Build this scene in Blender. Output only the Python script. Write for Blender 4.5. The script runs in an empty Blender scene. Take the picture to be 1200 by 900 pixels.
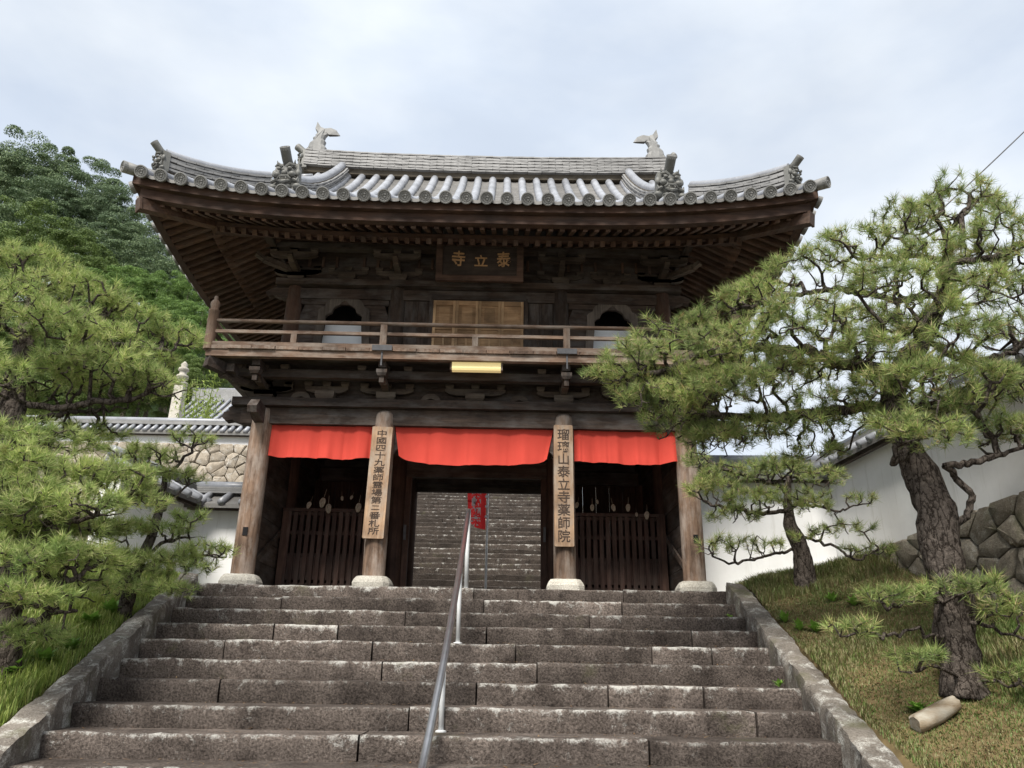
import bpy, math, random
import numpy as np
from mathutils import Vector, Matrix, noise as mn

# ---------------------------------------------------------------- camera, sky, sun, exposure
SC = bpy.context.scene
COL = SC.collection
FPX, PITCH, YAW, ROLL = 901.0, math.radians(20.5), math.radians(0.7), math.radians(0.85)
CAM = Vector((0, 0, -1.0845))
fw = Vector((math.sin(YAW)*math.cos(PITCH), math.cos(YAW)*math.cos(PITCH), math.sin(PITCH)))
r0 = fw.cross(Vector((0, 0, 1))).normalized(); u0 = r0.cross(fw)
rt = r0*math.cos(ROLL) + u0*math.sin(ROLL); up = -r0*math.sin(ROLL) + u0*math.cos(ROLL)
cd = bpy.data.cameras.new('camera'); cam = bpy.data.objects.new('camera', cd); COL.objects.link(cam)
cd.sensor_width = 36; cd.lens = 36*FPX/1200; cd.clip_end = 2000
cam.matrix_world = Matrix((( rt.x, up.x, -fw.x, CAM.x), (rt.y, up.y, -fw.y, CAM.y), (rt.z, up.z, -fw.z, CAM.z), (0, 0, 0, 1)))
SC.camera = cam

SUN_EL, SUN_AZ = math.radians(52), math.radians(198)     # azimuth clockwise from +y
w = bpy.data.worlds.new('World'); SC.world = w; w.use_nodes = True
nt = w.node_tree; nt.nodes.clear()
def N(t, tree, **k):
    n = tree.nodes.new(t)
    for a, b in k.items(): setattr(n, a, b)
    return n
wo = N('ShaderNodeOutputWorld', nt); mix = N('ShaderNodeMixShader', nt)
b1 = N('ShaderNodeBackground', nt); b2 = N('ShaderNodeBackground', nt)
sky = N('ShaderNodeTexSky', nt, sky_type='NISHITA', sun_disc=False, sun_elevation=SUN_EL, sun_rotation=SUN_AZ)
b1.inputs[1].default_value = 0.06
tc = N('ShaderNodeTexCoord', nt); mp = N('ShaderNodeMapping', nt); mp.inputs['Scale'].default_value = (1.0, 1.0, 2.2)
n1 = N('ShaderNodeTexNoise', nt); n1.inputs['Scale'].default_value = 1.9; n1.inputs['Detail'].default_value = 6; n1.inputs['Roughness'].default_value = .5
n1.inputs['Distortion'].default_value = .35
cr = N('ShaderNodeValToRGB', nt); cr.color_ramp.elements[0].position = .3; cr.color_ramp.elements[0].color = (.74, .74, .74, 1)
cr.color_ramp.elements[1].position = .62; cr.color_ramp.elements[1].color = (.97, .97, .97, 1)
n2 = N('ShaderNodeTexNoise', nt); n2.inputs['Scale'].default_value = 3.1; n2.inputs['Detail'].default_value = 6
cr2 = N('ShaderNodeValToRGB', nt); cr2.color_ramp.elements[0].position = .35; cr2.color_ramp.elements[0].color = (.68, .76, .88, 1)
cr2.color_ramp.elements[1].position = .65; cr2.color_ramp.elements[1].color = (.90, .95, 1.0, 1)
b2.inputs[1].default_value = 0.57
L = nt.links.new
L(tc.outputs['Generated'], mp.inputs[0]); L(mp.outputs[0], n1.inputs[0]); L(mp.outputs[0], n2.inputs[0])
L(n1.outputs[0], cr.inputs[0]); L(n2.outputs[0], cr2.inputs[0]); L(cr2.outputs[0], b2.inputs[0])
L(sky.outputs[0], b1.inputs[0]); L(cr.outputs[0], mix.inputs[0]); L(b1.outputs[0], mix.inputs[1]); L(b2.outputs[0], mix.inputs[2]); L(mix.outputs[0], wo.inputs[0])

sd = bpy.data.lights.new('sun', 'SUN'); sd.energy = 3.4; sd.angle = math.radians(24); sd.color = (1, .95, .87)
sun = bpy.data.objects.new('sun', sd); COL.objects.link(sun)
sdir = Vector((math.sin(SUN_AZ)*math.cos(SUN_EL), math.cos(SUN_AZ)*math.cos(SUN_EL), math.sin(SUN_EL)))
sun.rotation_euler = (-sdir).to_track_quat('-Z', 'Y').to_euler()
SC.view_settings.view_transform = 'Standard'; SC.view_settings.look = 'None'
SC.view_settings.exposure = 1.0; SC.view_settings.gamma = 1
SC.cycles.max_bounces = 5; SC.cycles.diffuse_bounces = 3; SC.cycles.glossy_bounces = 2; SC.cycles.transparent_max_bounces = 4
SC.cycles.use_denoising = True

random.seed(7); RNG = np.random.default_rng(7)
def at(px, py, Y):
    d = fw*FPX + rt*(px-600) - up*(py-450)
    return CAM + d*((Y-CAM.y)/d.y)

# ---------------------------------------------------------------- materials
def newmat(name, rough=.8, spec=.3):
    m = bpy.data.materials.new(name); m.use_nodes = True
    b = m.node_tree.nodes['Principled BSDF']; b.inputs['Roughness'].default_value = rough
    b.inputs['Specular IOR Level'].default_value = spec
    return m, m.node_tree, b
def ramp(t, stops):
    r = N('ShaderNodeValToRGB', t); e = r.color_ramp.elements
    while len(e) < len(stops): e.new(.5)
    for q, (p, c) in zip(e, stops): q.position = p; q.color = (*c, 1) if len(c) == 3 else c
    return r
def coords(t, scale=(1, 1, 1), kind='Object'):
    c = N('ShaderNodeTexCoord', t); m = N('ShaderNodeMapping', t); m.inputs['Scale'].default_value = scale
    t.links.new(c.outputs[kind], m.inputs[0]); return m
def nz(t, src, scale, detail=4, rough=.55, dist=0):
    n = N('ShaderNodeTexNoise', t); n.inputs['Scale'].default_value = scale; n.inputs['Detail'].default_value = detail
    n.inputs['Roughness'].default_value = rough; n.inputs['Distortion'].default_value = dist
    t.links.new(src.outputs[0], n.inputs[0]); return n
def mixc(t, fac, a, b, mode='MIX'):
    m = N('ShaderNodeMix', t, data_type='RGBA', blend_type=mode)
    for s, v in ((0, fac), (6, a), (7, b)):
        if hasattr(v, 'outputs'): t.links.new(v.outputs[0] if v.type != 'MIX' else v.outputs[2], m.inputs[s])
        elif s == 0: m.inputs[0].default_value = v
        else: m.inputs[s].default_value = (*v, 1)
    return m
def bump(t, b, src, strength=.5, dist=.02):
    n = N('ShaderNodeBump', t); n.inputs['Strength'].default_value = strength; n.inputs['Distance'].default_value = dist
    t.links.new(src.outputs[0], n.inputs['Height']); t.links.new(n.outputs[0], b.inputs['Normal'])
def setc(t, b, m): t.links.new(m.outputs[2] if m.type == 'MIX' else m.outputs[0], b.inputs['Base Color'])

def wood(name, axis, c1, c2, grey=None, gfac=.5, rough=.78):
    m, t, b = newmat(name, rough, .25)
    sc = [14, 14, 14]; sc[axis] = .9
    co = coords(t, sc); n = nz(t, co, 1.6, 6, .62, .6)
    base = mixc(t, ramp_link(t, n, .32, .70), c1, c2)
    co2 = coords(t); n2 = nz(t, co2, 2.3, 5, .6)
    dark = mixc(t, ramp_link(t, n2, .3, .66), (.45, .43, .42), (1.12, 1.08, 1.04))
    out = mixc(t, 1.0, base, dark, 'MULTIPLY')
    if grey:
        n3 = nz(t, coords(t, [3 if i != axis else 1.1 for i in range(3)]), 1.7, 5, .65)
        f = ramp_link(t, n3, .45, .45+.3/gfac*.5); out = mixc(t, f, out, grey)
    isl = N('ShaderNodeNewGeometry', t); rr = N('ShaderNodeMapRange', t); rr.inputs[3].default_value = .75; rr.inputs[4].default_value = 1.2
    oi = N('ShaderNodeObjectInfo', t); t.links.new(oi.outputs['Random'], rr.inputs[0])
    cmb = N('ShaderNodeCombineColor', t)
    for i in range(3): t.links.new(rr.outputs[0], cmb.inputs[i])
    out = mixc(t, 1.0, out, cmb, 'MULTIPLY')
    setc(t, b, out); bump(t, b, n, .6, .012); return m
def ramp_link(t, src, lo, hi):
    r = ramp(t, [(lo, (0, 0, 0)), (hi, (1, 1, 1))]); t.links.new(src.outputs[0], r.inputs[0]); return r

M = {}
for i, ax in enumerate('xyz'):
    M['dark_'+ax] = wood('dark_timber_'+ax, i, (.030, .022, .018), (.085, .060, .046), (.11, .098, .09), .5)
    M['eave_'+ax] = wood('eave_timber_'+ax, i, (.058, .032, .022), (.135, .078, .052), (.13, .10, .085), .35)
    M['rail_'+ax] = wood('rail_timber_'+ax, i, (.095, .060, .042), (.215, .148, .108), (.25, .21, .175), .6)
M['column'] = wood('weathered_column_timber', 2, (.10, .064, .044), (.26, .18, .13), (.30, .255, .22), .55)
M['bracket'] = wood('bracket_timber', 0, (.045, .034, .028), (.13, .098, .076), (.16, .135, .11), .4)
for i, ax in enumerate('xy'): M['fascia_'+ax] = wood('fascia_timber_'+ax, i, (.034, .019, .013), (.085, .048, .033), (.075, .055, .045), .3)
M['window_frame'] = wood('window_frame_timber', 2, (.09, .075, .062), (.17, .145, .125))
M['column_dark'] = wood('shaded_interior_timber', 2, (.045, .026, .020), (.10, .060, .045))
M['slat'] = wood('slat_timber', 2, (.034, .019, .015), (.085, .050, .040), (.09, .07, .06), .3)
M['door'] = wood('fresh_door_timber', 2, (.38, .24, .13), (.60, .42, .25))
M['door_panel'] = wood('fresh_door_panel', 0, (.31, .19, .10), (.50, .33, .19))
M['sign_wood'] = wood('sign_board_timber', 2, (.23, .15, .095), (.42, .29, .19), (.32, .27, .22), .6)

def plain(name, c, rough=.7, spec=.3, var=.25, scale=6, bumps=.0, metal=0):
    m, t, b = newmat(name, rough, spec); b.inputs['Metallic'].default_value = metal
    n = nz(t, coords(t), scale, 5, .6)
    lo = tuple(x*(1-var) for x in c); hi = tuple(min(1, x*(1+var)) for x in c)
    setc(t, b, mixc(t, ramp_link(t, n, .3, .7), lo, hi))
    if bumps: bump(t, b, n, bumps, .02)
    return m

def stone(name, c1, c2, lichen, lf=(.55, .68), moss=None, bs=.8):
    m, t, b = newmat(name, .92, .15)
    co = coords(t, kind='Object'); n = nz(t, co, 3.1, 8, .68); f = nz(t, co, 55, 4, .7)
    base = mixc(t, ramp_link(t, n, .36, .66), c1, c2)
    base = mixc(t, 1.0, base, mixc(t, ramp_link(t, f, .3, .72), (.55, .53, .52), (1.25, 1.24, 1.22)), 'MULTIPLY')
    l = nz(t, co, 5.5, 9, .72, .4); ll = ramp_link(t, l, *lf)
    g = nz(t, co, 85, 3, .7); gg = ramp_link(t, g, .40, .52)
    lm = N('ShaderNodeMath', t, operation='MULTIPLY'); t.links.new(ll.outputs[0], lm.inputs[0]); t.links.new(gg.outputs[0], lm.inputs[1])
    out = mixc(t, lm, base, lichen)
    if moss:
        mm = nz(t, co, 2.1, 6, .65); out = mixc(t, ramp_link(t, mm, .55, .72), out, moss)
    oi = N('ShaderNodeObjectInfo', t); rr = N('ShaderNodeMapRange', t); rr.inputs[3].default_value = .82; rr.inputs[4].default_value = 1.15
    t.links.new(oi.outputs['Random'], rr.inputs[0]); cmb = N('ShaderNodeCombineColor', t)
    for i in range(3): t.links.new(rr.outputs[0], cmb.inputs[i])
    out = mixc(t, 1.0, out, cmb, 'MULTIPLY')
    setc(t, b, out); ad = N('ShaderNodeMath', t, operation='ADD'); t.links.new(n.outputs[0], ad.inputs[0]); t.links.new(f.outputs[0], ad.inputs[1])
    bump(t, b, ad, bs, .02); return m
def step_stone(name='step_granite', c1=(.050, .041, .036), c2=(.158, .133, .117), eg=.155):
    """Weathered granite: lichen gathers along the worn upper edge of each riser and in blotches."""
    m, t, b = newmat(name, .93, .12)
    co = coords(t); n = nz(t, co, 2.4, 8, .7); f = nz(t, co, 48, 5, .75)
    base = mixc(t, ramp_link(t, n, .34, .68), c1, c2)
    base = mixc(t, 1.0, base, mixc(t, ramp_link(t, f, .36, .66), (.36, .35, .34), (1.6, 1.57, 1.55)), 'MULTIPLY')
    at_ = N('ShaderNodeAttribute', t, attribute_name='edge')
    l = nz(t, co, 7.0, 9, .74, .5); g = nz(t, co, 95, 3, .7)
    s = N('ShaderNodeMath', t, operation='MULTIPLY_ADD'); t.links.new(at_.outputs['Fac'], s.inputs[0]); s.inputs[1].default_value = eg; t.links.new(l.outputs[0], s.inputs[2])
    s2 = N('ShaderNodeMath', t, operation='MULTIPLY_ADD'); t.links.new(g.outputs[0], s2.inputs[0]); s2.inputs[1].default_value = .28; t.links.new(s.outputs[0], s2.inputs[2])
    o9 = N('ShaderNodeObjectInfo', t); s3 = N('ShaderNodeMath', t, operation='MULTIPLY_ADD'); t.links.new(o9.outputs['Random'], s3.inputs[0]); s3.inputs[1].default_value = .08; t.links.new(s2.outputs[0], s3.inputs[2])
    ll = ramp_link(t, s3, .81, .93)
    lc = mixc(t, ramp_link(t, f, .3, .7), (.24, .23, .21), (.44, .43, .40))
    out = mixc(t, ll, base, lc)
    mm = nz(t, co, 1.3, 6, .7); out = mixc(t, ramp_link(t, mm, .60, .78), out, (.085, .083, .045))
    oi = N('ShaderNodeObjectInfo', t); rr = N('ShaderNodeMapRange', t); rr.inputs[3].default_value = .72; rr.inputs[4].default_value = 1.28
    t.links.new(oi.outputs['Random'], rr.inputs[0]); cmb = N('ShaderNodeCombineColor', t)
    for i in range(3): t.links.new(rr.outputs[0], cmb.inputs[i])
    setc(t, b, mixc(t, 1.0, out, cmb, 'MULTIPLY'))
    ad = N('ShaderNodeMath', t, operation='ADD'); t.links.new(n.outputs[0], ad.inputs[0]); t.links.new(f.outputs[0], ad.inputs[1])
    bump(t, b, ad, .9, .022); return m
M['step'] = step_stone()
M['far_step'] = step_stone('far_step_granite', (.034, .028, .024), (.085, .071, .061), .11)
M['curb'] = stone('curb_granite', (.13, .115, .10), (.26, .235, .205), (.50, .49, .45), (.50, .62), (.12, .115, .07))
M['base_stone'] = stone('pale_base_stone', (.42, .40, .35), (.60, .58, .52), (.62, .61, .57), (.6, .8))
M['rubble'] = stone('tan_rubble_stone', (.26, .225, .18), (.46, .41, .34), (.54, .53, .50), (.52, .66))
M['retain'] = stone('mossy_retaining_stone', (.17, .15, .12), (.32, .285, .23), (.42, .40, .35), (.52, .66), (.13, .13, .075))
M['joint'] = plain('dark_joint_earth', (.10, .085, .065), .95)

def tile_mat(name, c, rough, spec=.5):
    m, t, b = newmat(name, rough, spec)
    co = coords(t); n = nz(t, co, 2.2, 6, .65); f = nz(t, co, 24, 4, .7)
    lo = tuple(x*.72 for x in c); hi = tuple(x*1.22 for x in c)
    o = mixc(t, ramp_link(t, n, .33, .68), lo, hi)
    o = mixc(t, ramp_link(t, f, .56, .74), o, tuple(x*1.45 for x in c))
    oi = N('ShaderNodeObjectInfo', t); rr = N('ShaderNodeMapRange', t); rr.inputs[3].default_value = .86; rr.inputs[4].default_value = 1.14
    t.links.new(oi.outputs['Random'], rr.inputs[0]); cmb = N('ShaderNodeCombineColor', t)
    for i in range(3): t.links.new(rr.outputs[0], cmb.inputs[i])
    setc(t, b, mixc(t, 1.0, o, cmb, 'MULTIPLY')); bump(t, b, f, .25, .01); return m
M['tile'] = tile_mat('silver_grey_fired_tile', (.27, .28, .305), .34)
M['tile_disc'] = tile_mat('eave_disc_tile', (.19, .188, .18), .6)
M['pan'] = tile_mat('pan_tile', (.13, .125, .118), .6)
M['ridge'] = tile_mat('ridge_course_tile', (.20, .198, .195), .6)
M['oni'] = tile_mat('ornament_tile', (.115, .115, .105), .6)
M['oni_pale'] = tile_mat('fish_ornament_tile', (.20, .20, .195), .6)
def plaster():
    m, t, b = newmat('white_lime_plaster', .9, .2)
    n = nz(t, coords(t), 1.3, 6, .6); k = nz(t, coords(t, (9, 9, .7)), 1.0, 6, .65); f = nz(t, coords(t), 30, 3)
    o = mixc(t, ramp_link(t, n, .35, .65), (.74, .74, .735), (.86, .86, .86)); o = mixc(t, ramp_link(t, k, .57, .80), o, (.58, .57, .54))
    setc(t, b, o); bump(t, b, f, .12, .006); return m
M['plaster'] = plaster()
M['white'] = plain('white_painted_board', (.78, .80, .82), .6, .3, .04)
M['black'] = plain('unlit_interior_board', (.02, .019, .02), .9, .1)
M['iron'] = plain('dark_iron', (.05, .05, .055), .55, .4, .3, 12)
M['steel'] = plain('brushed_steel', (.55, .55, .56), .36, .5, .12, 9, metal=1)
M['galv'] = plain('galvanised_white_post', (.62, .63, .63), .5, .4, .1)
M['ink'] = plain('black_ink', (.045, .03, .022), .8)
M['gold'] = plain('tarnished_gold_paint', (.50, .29, .14), .6, .4, .2, 15)
M['plaque'] = wood('plaque_board', 0, (.045, .034, .03), (.09, .07, .06))
M['plaque_frame'] = wood('plaque_frame_timber', 0, (.075, .045, .034), (.16, .10, .078))
M['bark'] = None
def bark():
    m, t, b = newmat('pine_bark', .95, .1)
    co = coords(t, (1, 1, .35)); v = N('ShaderNodeTexVoronoi', t, feature='DISTANCE_TO_EDGE'); v.inputs['Scale'].default_value = 17
    n0 = nz(t, co, 9, 5, .7); mv = mixc(t, .12, (0, 0, 0), (0, 0, 0)); t.links.new(co.outputs[0], mv.inputs[6]); t.links.new(n0.outputs['Color'], mv.inputs[7])
    t.links.new(mv.outputs[2], v.inputs['Vector'])
    n = nz(t, coords(t), 20, 6, .7)
    c = mixc(t, ramp_link(t, n, .3, .7), (.050, .041, .035), (.165, .138, .118))
    c = mixc(t, ramp_link(t, v, .01, .10), (.02, .015, .012), c)
    setc(t, b, c); ad = N('ShaderNodeMath', t, operation='ADD'); t.links.new(n.outputs[0], ad.inputs[0]); t.links.new(v.outputs[0], ad.inputs[1])
    bump(t, b, ad, 1.0, .05); return m
M['bark'] = bark()
def leafy(name, cols, patch, pscale=1.5, trans=.33, rough=.55, dead=None):
    """cols: ramp along a random value of each blade; patch: colour that takes over in patches."""
    m, t, b = newmat(name, rough, .3)
    g = N('ShaderNodeNewGeometry', t)
    r = ramp(t, [(i/(len(cols)-1), c) for i, c in enumerate(cols)]); t.links.new(g.outputs['Random Per Island'], r.inputs[0])
    n = nz(t, coords(t), pscale, 4, .6); out = mixc(t, ramp_link(t, n, .48, .66), r, mixc(t, .65, r, patch))
    if dead:
        n9 = nz(t, coords(t), 5.5, 3, .6); out = mixc(t, ramp_link(t, n9, .64, .74), out, dead)
        n8 = nz(t, coords(t), 3.1, 3, .5); out = mixc(t, 1.0, out, mixc(t, ramp_link(t, n8, .35, .65), (.72, .74, .72), (1.22, 1.18, 1.1)), 'MULTIPLY')
    setc(t, b, out)
    tr = N('ShaderNodeBsdfTranslucent', t); t.links.new(out.outputs[2], tr.inputs[0])
    mx = N('ShaderNodeMixShader', t); mx.inputs[0].default_value = trans
    t.links.new(b.outputs[0], mx.inputs[1]); t.links.new(tr.outputs[0], mx.inputs[2])
    t.links.new(mx.outputs[0], t.nodes['Material Output'].inputs[0]); return m
M['needle_r'] = leafy('pine_needles_deep', [(.135, .195, .06), (.21, .30, .085), (.30, .39, .115), (.45, .50, .20), (.50, .36, .23)], (.13, .20, .075), 2.2, dead=(.36, .23, .12))
M['needle_l'] = leafy('pine_needles_bright', [(.16, .235, .07), (.26, .36, .10), (.36, .46, .135), (.52, .58, .24), (.50, .45, .25)], (.16, .26, .08), 2.0, dead=(.34, .31, .14))
M['grass_l'] = leafy('green_bank_grass', [(.11, .16, .035), (.18, .26, .05), (.28, .36, .08), (.42, .43, .16)], (.30, .36, .08), .9)
M['litter'] = leafy('fallen_pine_needles', [(.16, .085, .04), (.26, .15, .07), (.36, .25, .13)], (.2, .12, .06), 2)
M['grass_r'] = leafy('dry_bank_grass', [(.16, .13, .06), (.23, .20, .09), (.31, .28, .15), (.16, .20, .06), (.11, .18, .04)], (.10, .205, .035), .55)
M['weed'] = leafy('bright_weed_leaf', [(.10, .21, .03), (.16, .30, .045), (.22, .36, .07)], (.12, .25, .04), 3)
M['leaf_dark'] = leafy('dark_conifer_leaf', [(.055, .09, .045), (.085, .13, .060), (.12, .175, .075), (.17, .22, .10)], (.075, .12, .062), .25, .15)
M['leaf_olive'] = leafy('olive_broad_leaf', [(.045, .075, .018), (.075, .12, .026), (.11, .165, .035), (.155, .21, .055)], (.07, .105, .022), .35, .2)
M['leaf_bright'] = leafy('fresh_broad_leaf', [(.055, .11, .022), (.085, .16, .033), (.13, .22, .045), (.19, .28, .065)], (.08, .14, .028), .35, .2)
M['leaf_bamboo'] = leafy('yellow_bamboo_leaf', [(.13, .19, .035), (.20, .27, .05), (.30, .36, .08)], (.18, .24, .04), .8, .3)
def cloth(name, c):
    m, t, b = newmat(name, .9, .1)
    n = nz(t, coords(t), 1.8, 4, .5); o = mixc(t, ramp_link(t, n, .3, .7), tuple(x*.86 for x in c), c); setc(t, b, o)
    tr = N('ShaderNodeBsdfTranslucent', t); t.links.new(o.outputs[2], tr.inputs[0]); mx = N('ShaderNodeMixShader', t); mx.inputs[0].default_value = .3
    t.links.new(b.outputs[0], mx.inputs[1]); t.links.new(tr.outputs[0], mx.inputs[2]); t.links.new(mx.outputs[0], t.nodes['Material Output'].inputs[0])
    wv = nz(t, coords(t, (1, 1, 1)), 260, 2); bump(t, b, wv, .15, .003); return m
M['red'] = cloth('red_cotton', (.80, .10, .072))
M['banner_ink'] = cloth('white_banner_print', (.9, .9, .9))
M['banner'] = cloth('banner_red_cloth', (.92, .06, .06))
mm_, tt_, bb_ = newmat('lit_lamp_cover', .5); bb_.inputs['Base Color'].default_value = (.8, .66, .30, 1); bb_.inputs['Emission Color'].default_value = (1, .80, .38, 1); bb_.inputs['Emission Strength'].default_value = .20
M['lamp'] = mm_
M['straw'] = plain('woven_straw', (.34, .30, .24), .9, .1, .3, 30, .5)
M['earth'] = plain('bank_earth', (.12, .09, .045), .95, .1, .35, 5, .6)
M['moss_earth'] = plain('green_bank_earth', (.11, .12, .04), .95, .1, .4, 4, .6)
M['court'] = plain('courtyard_gravel', (.26, .245, .22), .95, .1, .2, 20, .4)
M['hill'] = plain('wooded_hill_floor', (.03, .045, .02), 1, 0, .4, .3)
M['log'] = wood('cut_log_wood', 0, (.20, .155, .10), (.36, .29, .20), (.38, .35, .29), .8)

# ---------------------------------------------------------------- mesh helpers
class MB:
    def __init__(s): s.v = []; s.f = []
    def add(s, vs, fs):
        o = len(s.v); s.v += [tuple(p) for p in vs]; s.f += [tuple(i+o for i in f) for f in fs]; return s
    def box(s, x0, x1, y0, y1, z0, z1):
        return s.add([(x0,y0,z0),(x1,y0,z0),(x1,y1,z0),(x0,y1,z0),(x0,y0,z1),(x1,y0,z1),(x1,y1,z1),(x0,y1,z1)],
                     [(0,3,2,1),(4,5,6,7),(0,1,5,4),(1,2,6,5),(2,3,7,6),(3,0,4,7)])
    def bar(s, a, b, wd, ht, upv=(0, 0, 1)):
        a = Vector(a); b = Vector(b); d = (b-a).normalized(); sd_ = d.cross(Vector(upv)).normalized(); u_ = sd_.cross(d)
        vs = [p + sd_*i*wd/2 + u_*j*ht/2 for p in (a, b) for i, j in ((-1,-1),(1,-1),(1,1),(-1,1))]
        return s.add(vs, [(3,2,1,0),(4,5,6,7),(0,1,5,4),(1,2,6,5),(2,3,7,6),(3,0,4,7)])
    def tube(s, path, rad, n=8, caps=True, half=None, upv=None):
        P = [Vector(p) for p in path]; k = len(P); rad = rad if hasattr(rad, '__len__') else [rad]*k
        ref = Vector(upv) if upv else None; vs = []
        for i in range(k):
            d = (P[min(i+1, k-1)] - P[max(i-1, 0)])
            if d.length < 1e-9: d = Vector((0, 0, 1))
            d.normalize()
            if ref is None: ref = Vector((0, 0, 1)) if abs(d.z) < .9 else Vector((1, 0, 0))
            a = d.cross(ref).normalized(); b = a.cross(d)
            if upv is None: ref = b
            for j in range(n):
                th = 2*math.pi*j/n if half is None else (-half + 2*half*j/(n-1)) + math.pi/2
                vs.append(P[i] + (a*math.cos(th) + b*math.sin(th))*rad[i])
        fs = []; m = n if half is None else n-1
        for i in range(k-1):
            for j in range(m):
                q = (j+1) % n; fs.append((i*n+j, i*n+q, (i+1)*n+q, (i+1)*n+j))
        if caps: fs += [tuple(range(n-1, -1, -1)), tuple((k-1)*n+j for j in range(n))]
        return s.add(vs, fs)
    def lathe(s, prof, c=(0, 0, 0), n=20, axis='z'):
        vs = []
        for r, z in prof:
            for j in range(n):
                th = 2*math.pi*j/n; p = (r*math.cos(th), r*math.sin(th), z)
                if axis == 'y': p = (p[0], p[2], p[1])
                if axis == 'x': p = (p[2], p[0], p[1])
                vs.append((p[0]+c[0], p[1]+c[1], p[2]+c[2]))
        k = len(prof); fs = [(i*n+j, i*n+(j+1) % n, (i+1)*n+(j+1) % n, (i+1)*n+j) for i in range(k-1) for j in range(n)]
        fs += [tuple(range(n-1, -1, -1)), tuple((k-1)*n+j for j in range(n))]
        return s.add(vs, fs)
    def prism(s, outline, t0, t1, axis='y'):
        n = len(outline)
        def p(a, b, t): return (a, t, b) if axis == 'y' else ((t, a, b) if axis == 'x' else (a, b, t))
        return s.add([p(a, b, t0) for a, b in outline] + [p(a, b, t1) for a, b in outline],
                     [tuple(range(n)), tuple(range(2*n-1, n-1, -1))] + [(i, i+n, (i+1) % n+n, (i+1) % n) for i in range(n)])
    def blob(s, c, r, n=8, m=6):
        vs = [(c[0], c[1], c[2]+r[2])]; 
        for i in range(1, m):
            ph = math.pi*i/m
            for j in range(n):
                th = 2*math.pi*j/n; vs.append((c[0]+r[0]*math.sin(ph)*math.cos(th), c[1]+r[1]*math.sin(ph)*math.sin(th), c[2]+r[2]*math.cos(ph)))
        vs.append((c[0], c[1], c[2]-r[2])); e = len(vs)-1
        fs = [(0, 1+j, 1+(j+1) % n) for j in range(n)] + [(1+(i-1)*n+j, 1+i*n+j, 1+i*n+(j+1) % n, 1+(i-1)*n+(j+1) % n) for i in range(1, m-1) for j in range(n)]
        fs += [(e, 1+(m-2)*n+(j+1) % n, 1+(m-2)*n+j) for j in range(n)]
        return s.add(vs, fs)
    def mesh(s, name, mat, smooth=False):
        me = bpy.data.meshes.new(name); me.from_pydata(s.v, [], s.f); 
        if mat: me.materials.append(mat)
        if smooth: me.polygons.foreach_set('use_smooth', [True]*len(me.polygons))
        me.update(); return me
    def build(s, name, mat, parent=None, smooth=False, loc=None):
        return link(name, s.mesh(name, M[mat] if isinstance(mat, str) else mat, smooth), parent, loc)
def link(name, me, parent=None, loc=None):
    o = bpy.data.objects.new(name, me); COL.objects.link(o)
    if parent is not None: o.parent = parent
    if loc is not None: o.location = loc
    return o
def tag(o, label, cat, group=None):
    o['label'] = label; o['category'] = cat; o['kind'] = 'thing'
    if group: o['group'] = group
    return o
def empty(name, loc, rz=0):
    o = bpy.data.objects.new(name, None); COL.objects.link(o); o.location = loc; o.rotation_euler = (0, 0, rz); o.empty_display_size = .1; return o
def struct(o): o['kind'] = 'structure'; return o
def stuff(o): o['kind'] = 'stuff'; return o
def smooth_by_angle(me, deg=40):
    try: me.set_sharp_from_angle(angle=math.radians(deg))
    except Exception: pass
def fastmesh(name, verts, faces_flat, nper, mat, smooth=False):
    me = bpy.data.meshes.new(name); nv = len(verts); nf = len(faces_flat)//nper
    me.vertices.add(nv); me.vertices.foreach_set('co', np.asarray(verts, np.float32).ravel())
    me.loops.add(nf*nper); me.loops.foreach_set('vertex_index', np.asarray(faces_flat, np.int32).ravel())
    me.polygons.add(nf); me.polygons.foreach_set('loop_start', np.arange(0, nf*nper, nper, dtype=np.int32))
    try: me.polygons.foreach_set('loop_total', np.full(nf, nper, np.int32))
    except Exception: pass
    if smooth: me.polygons.foreach_set('use_smooth', np.ones(nf, bool))
    me.materials.append(mat); me.update(calc_edges=True); me.validate(); return me
def text_mesh(body, size, mat, bold=.012, depth=.004, spacing=1.0):
    c = bpy.data.curves.new('lettering', 'FONT'); c.body = body; c.size = size; c.align_x = 'CENTER'; c.align_y = 'CENTER'
    c.offset = bold; c.extrude = depth; c.space_line = spacing
    o = bpy.data.objects.new('lettering', c); COL.objects.link(o); bpy.context.view_layer.update()
    me = bpy.data.meshes.new_from_object(o.evaluated_get(bpy.context.evaluated_depsgraph_get()))
    bpy.data.objects.remove(o); me.materials.clear(); me.materials.append(mat); return me

# ---------------------------------------------------------------- ground, hill
XC = -.44
def sl(y): return min(0, max(-2.6, -1.6 + .3917*(y-6.957)))
def hill_z(x, y): return 4.2 + .74*max(0, y-30)*min(1, max(0, (-x-5)/20)) if y < 66 else 30.8*min(1, max(0, (-x-5)/20))
def xl0(y): return -3.71 - .1127*(min(max(y, 4), 11.1)-6.957)
def xr0(y): return 2.86 + .0760*(min(max(y, 4), 11.1)-6.957)
def ground_z(x, y):
    d = (xl0(y)-.3-x) if x < XC else (x-xr0(y)-.32)
    if y > 19.7 and (x < -3.6 or x > 2.75): return 4.25 if y < 32 else 6.9
    if y > 31.9: return 6.9
    if d < 0: return sl(y) - .45 if y < 11.2 else -.03
    z = sl(y) + .05 + .24*min(d, 3.6)*(1 if y < 12 else max(0, 1-(y-12)/1.5)) 
    if y > 13.6: z = -.03
    return z + .05*mn.noise(Vector((x*.9, y*.9, 0)))*(1 if y < 13.5 else 0)
xs = np.concatenate([[-400, -200, -100, -60, -40, -25, -18], np.arange(-13, 12.01, .2), [16, 24, 40, 80, 200, 400]])
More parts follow.
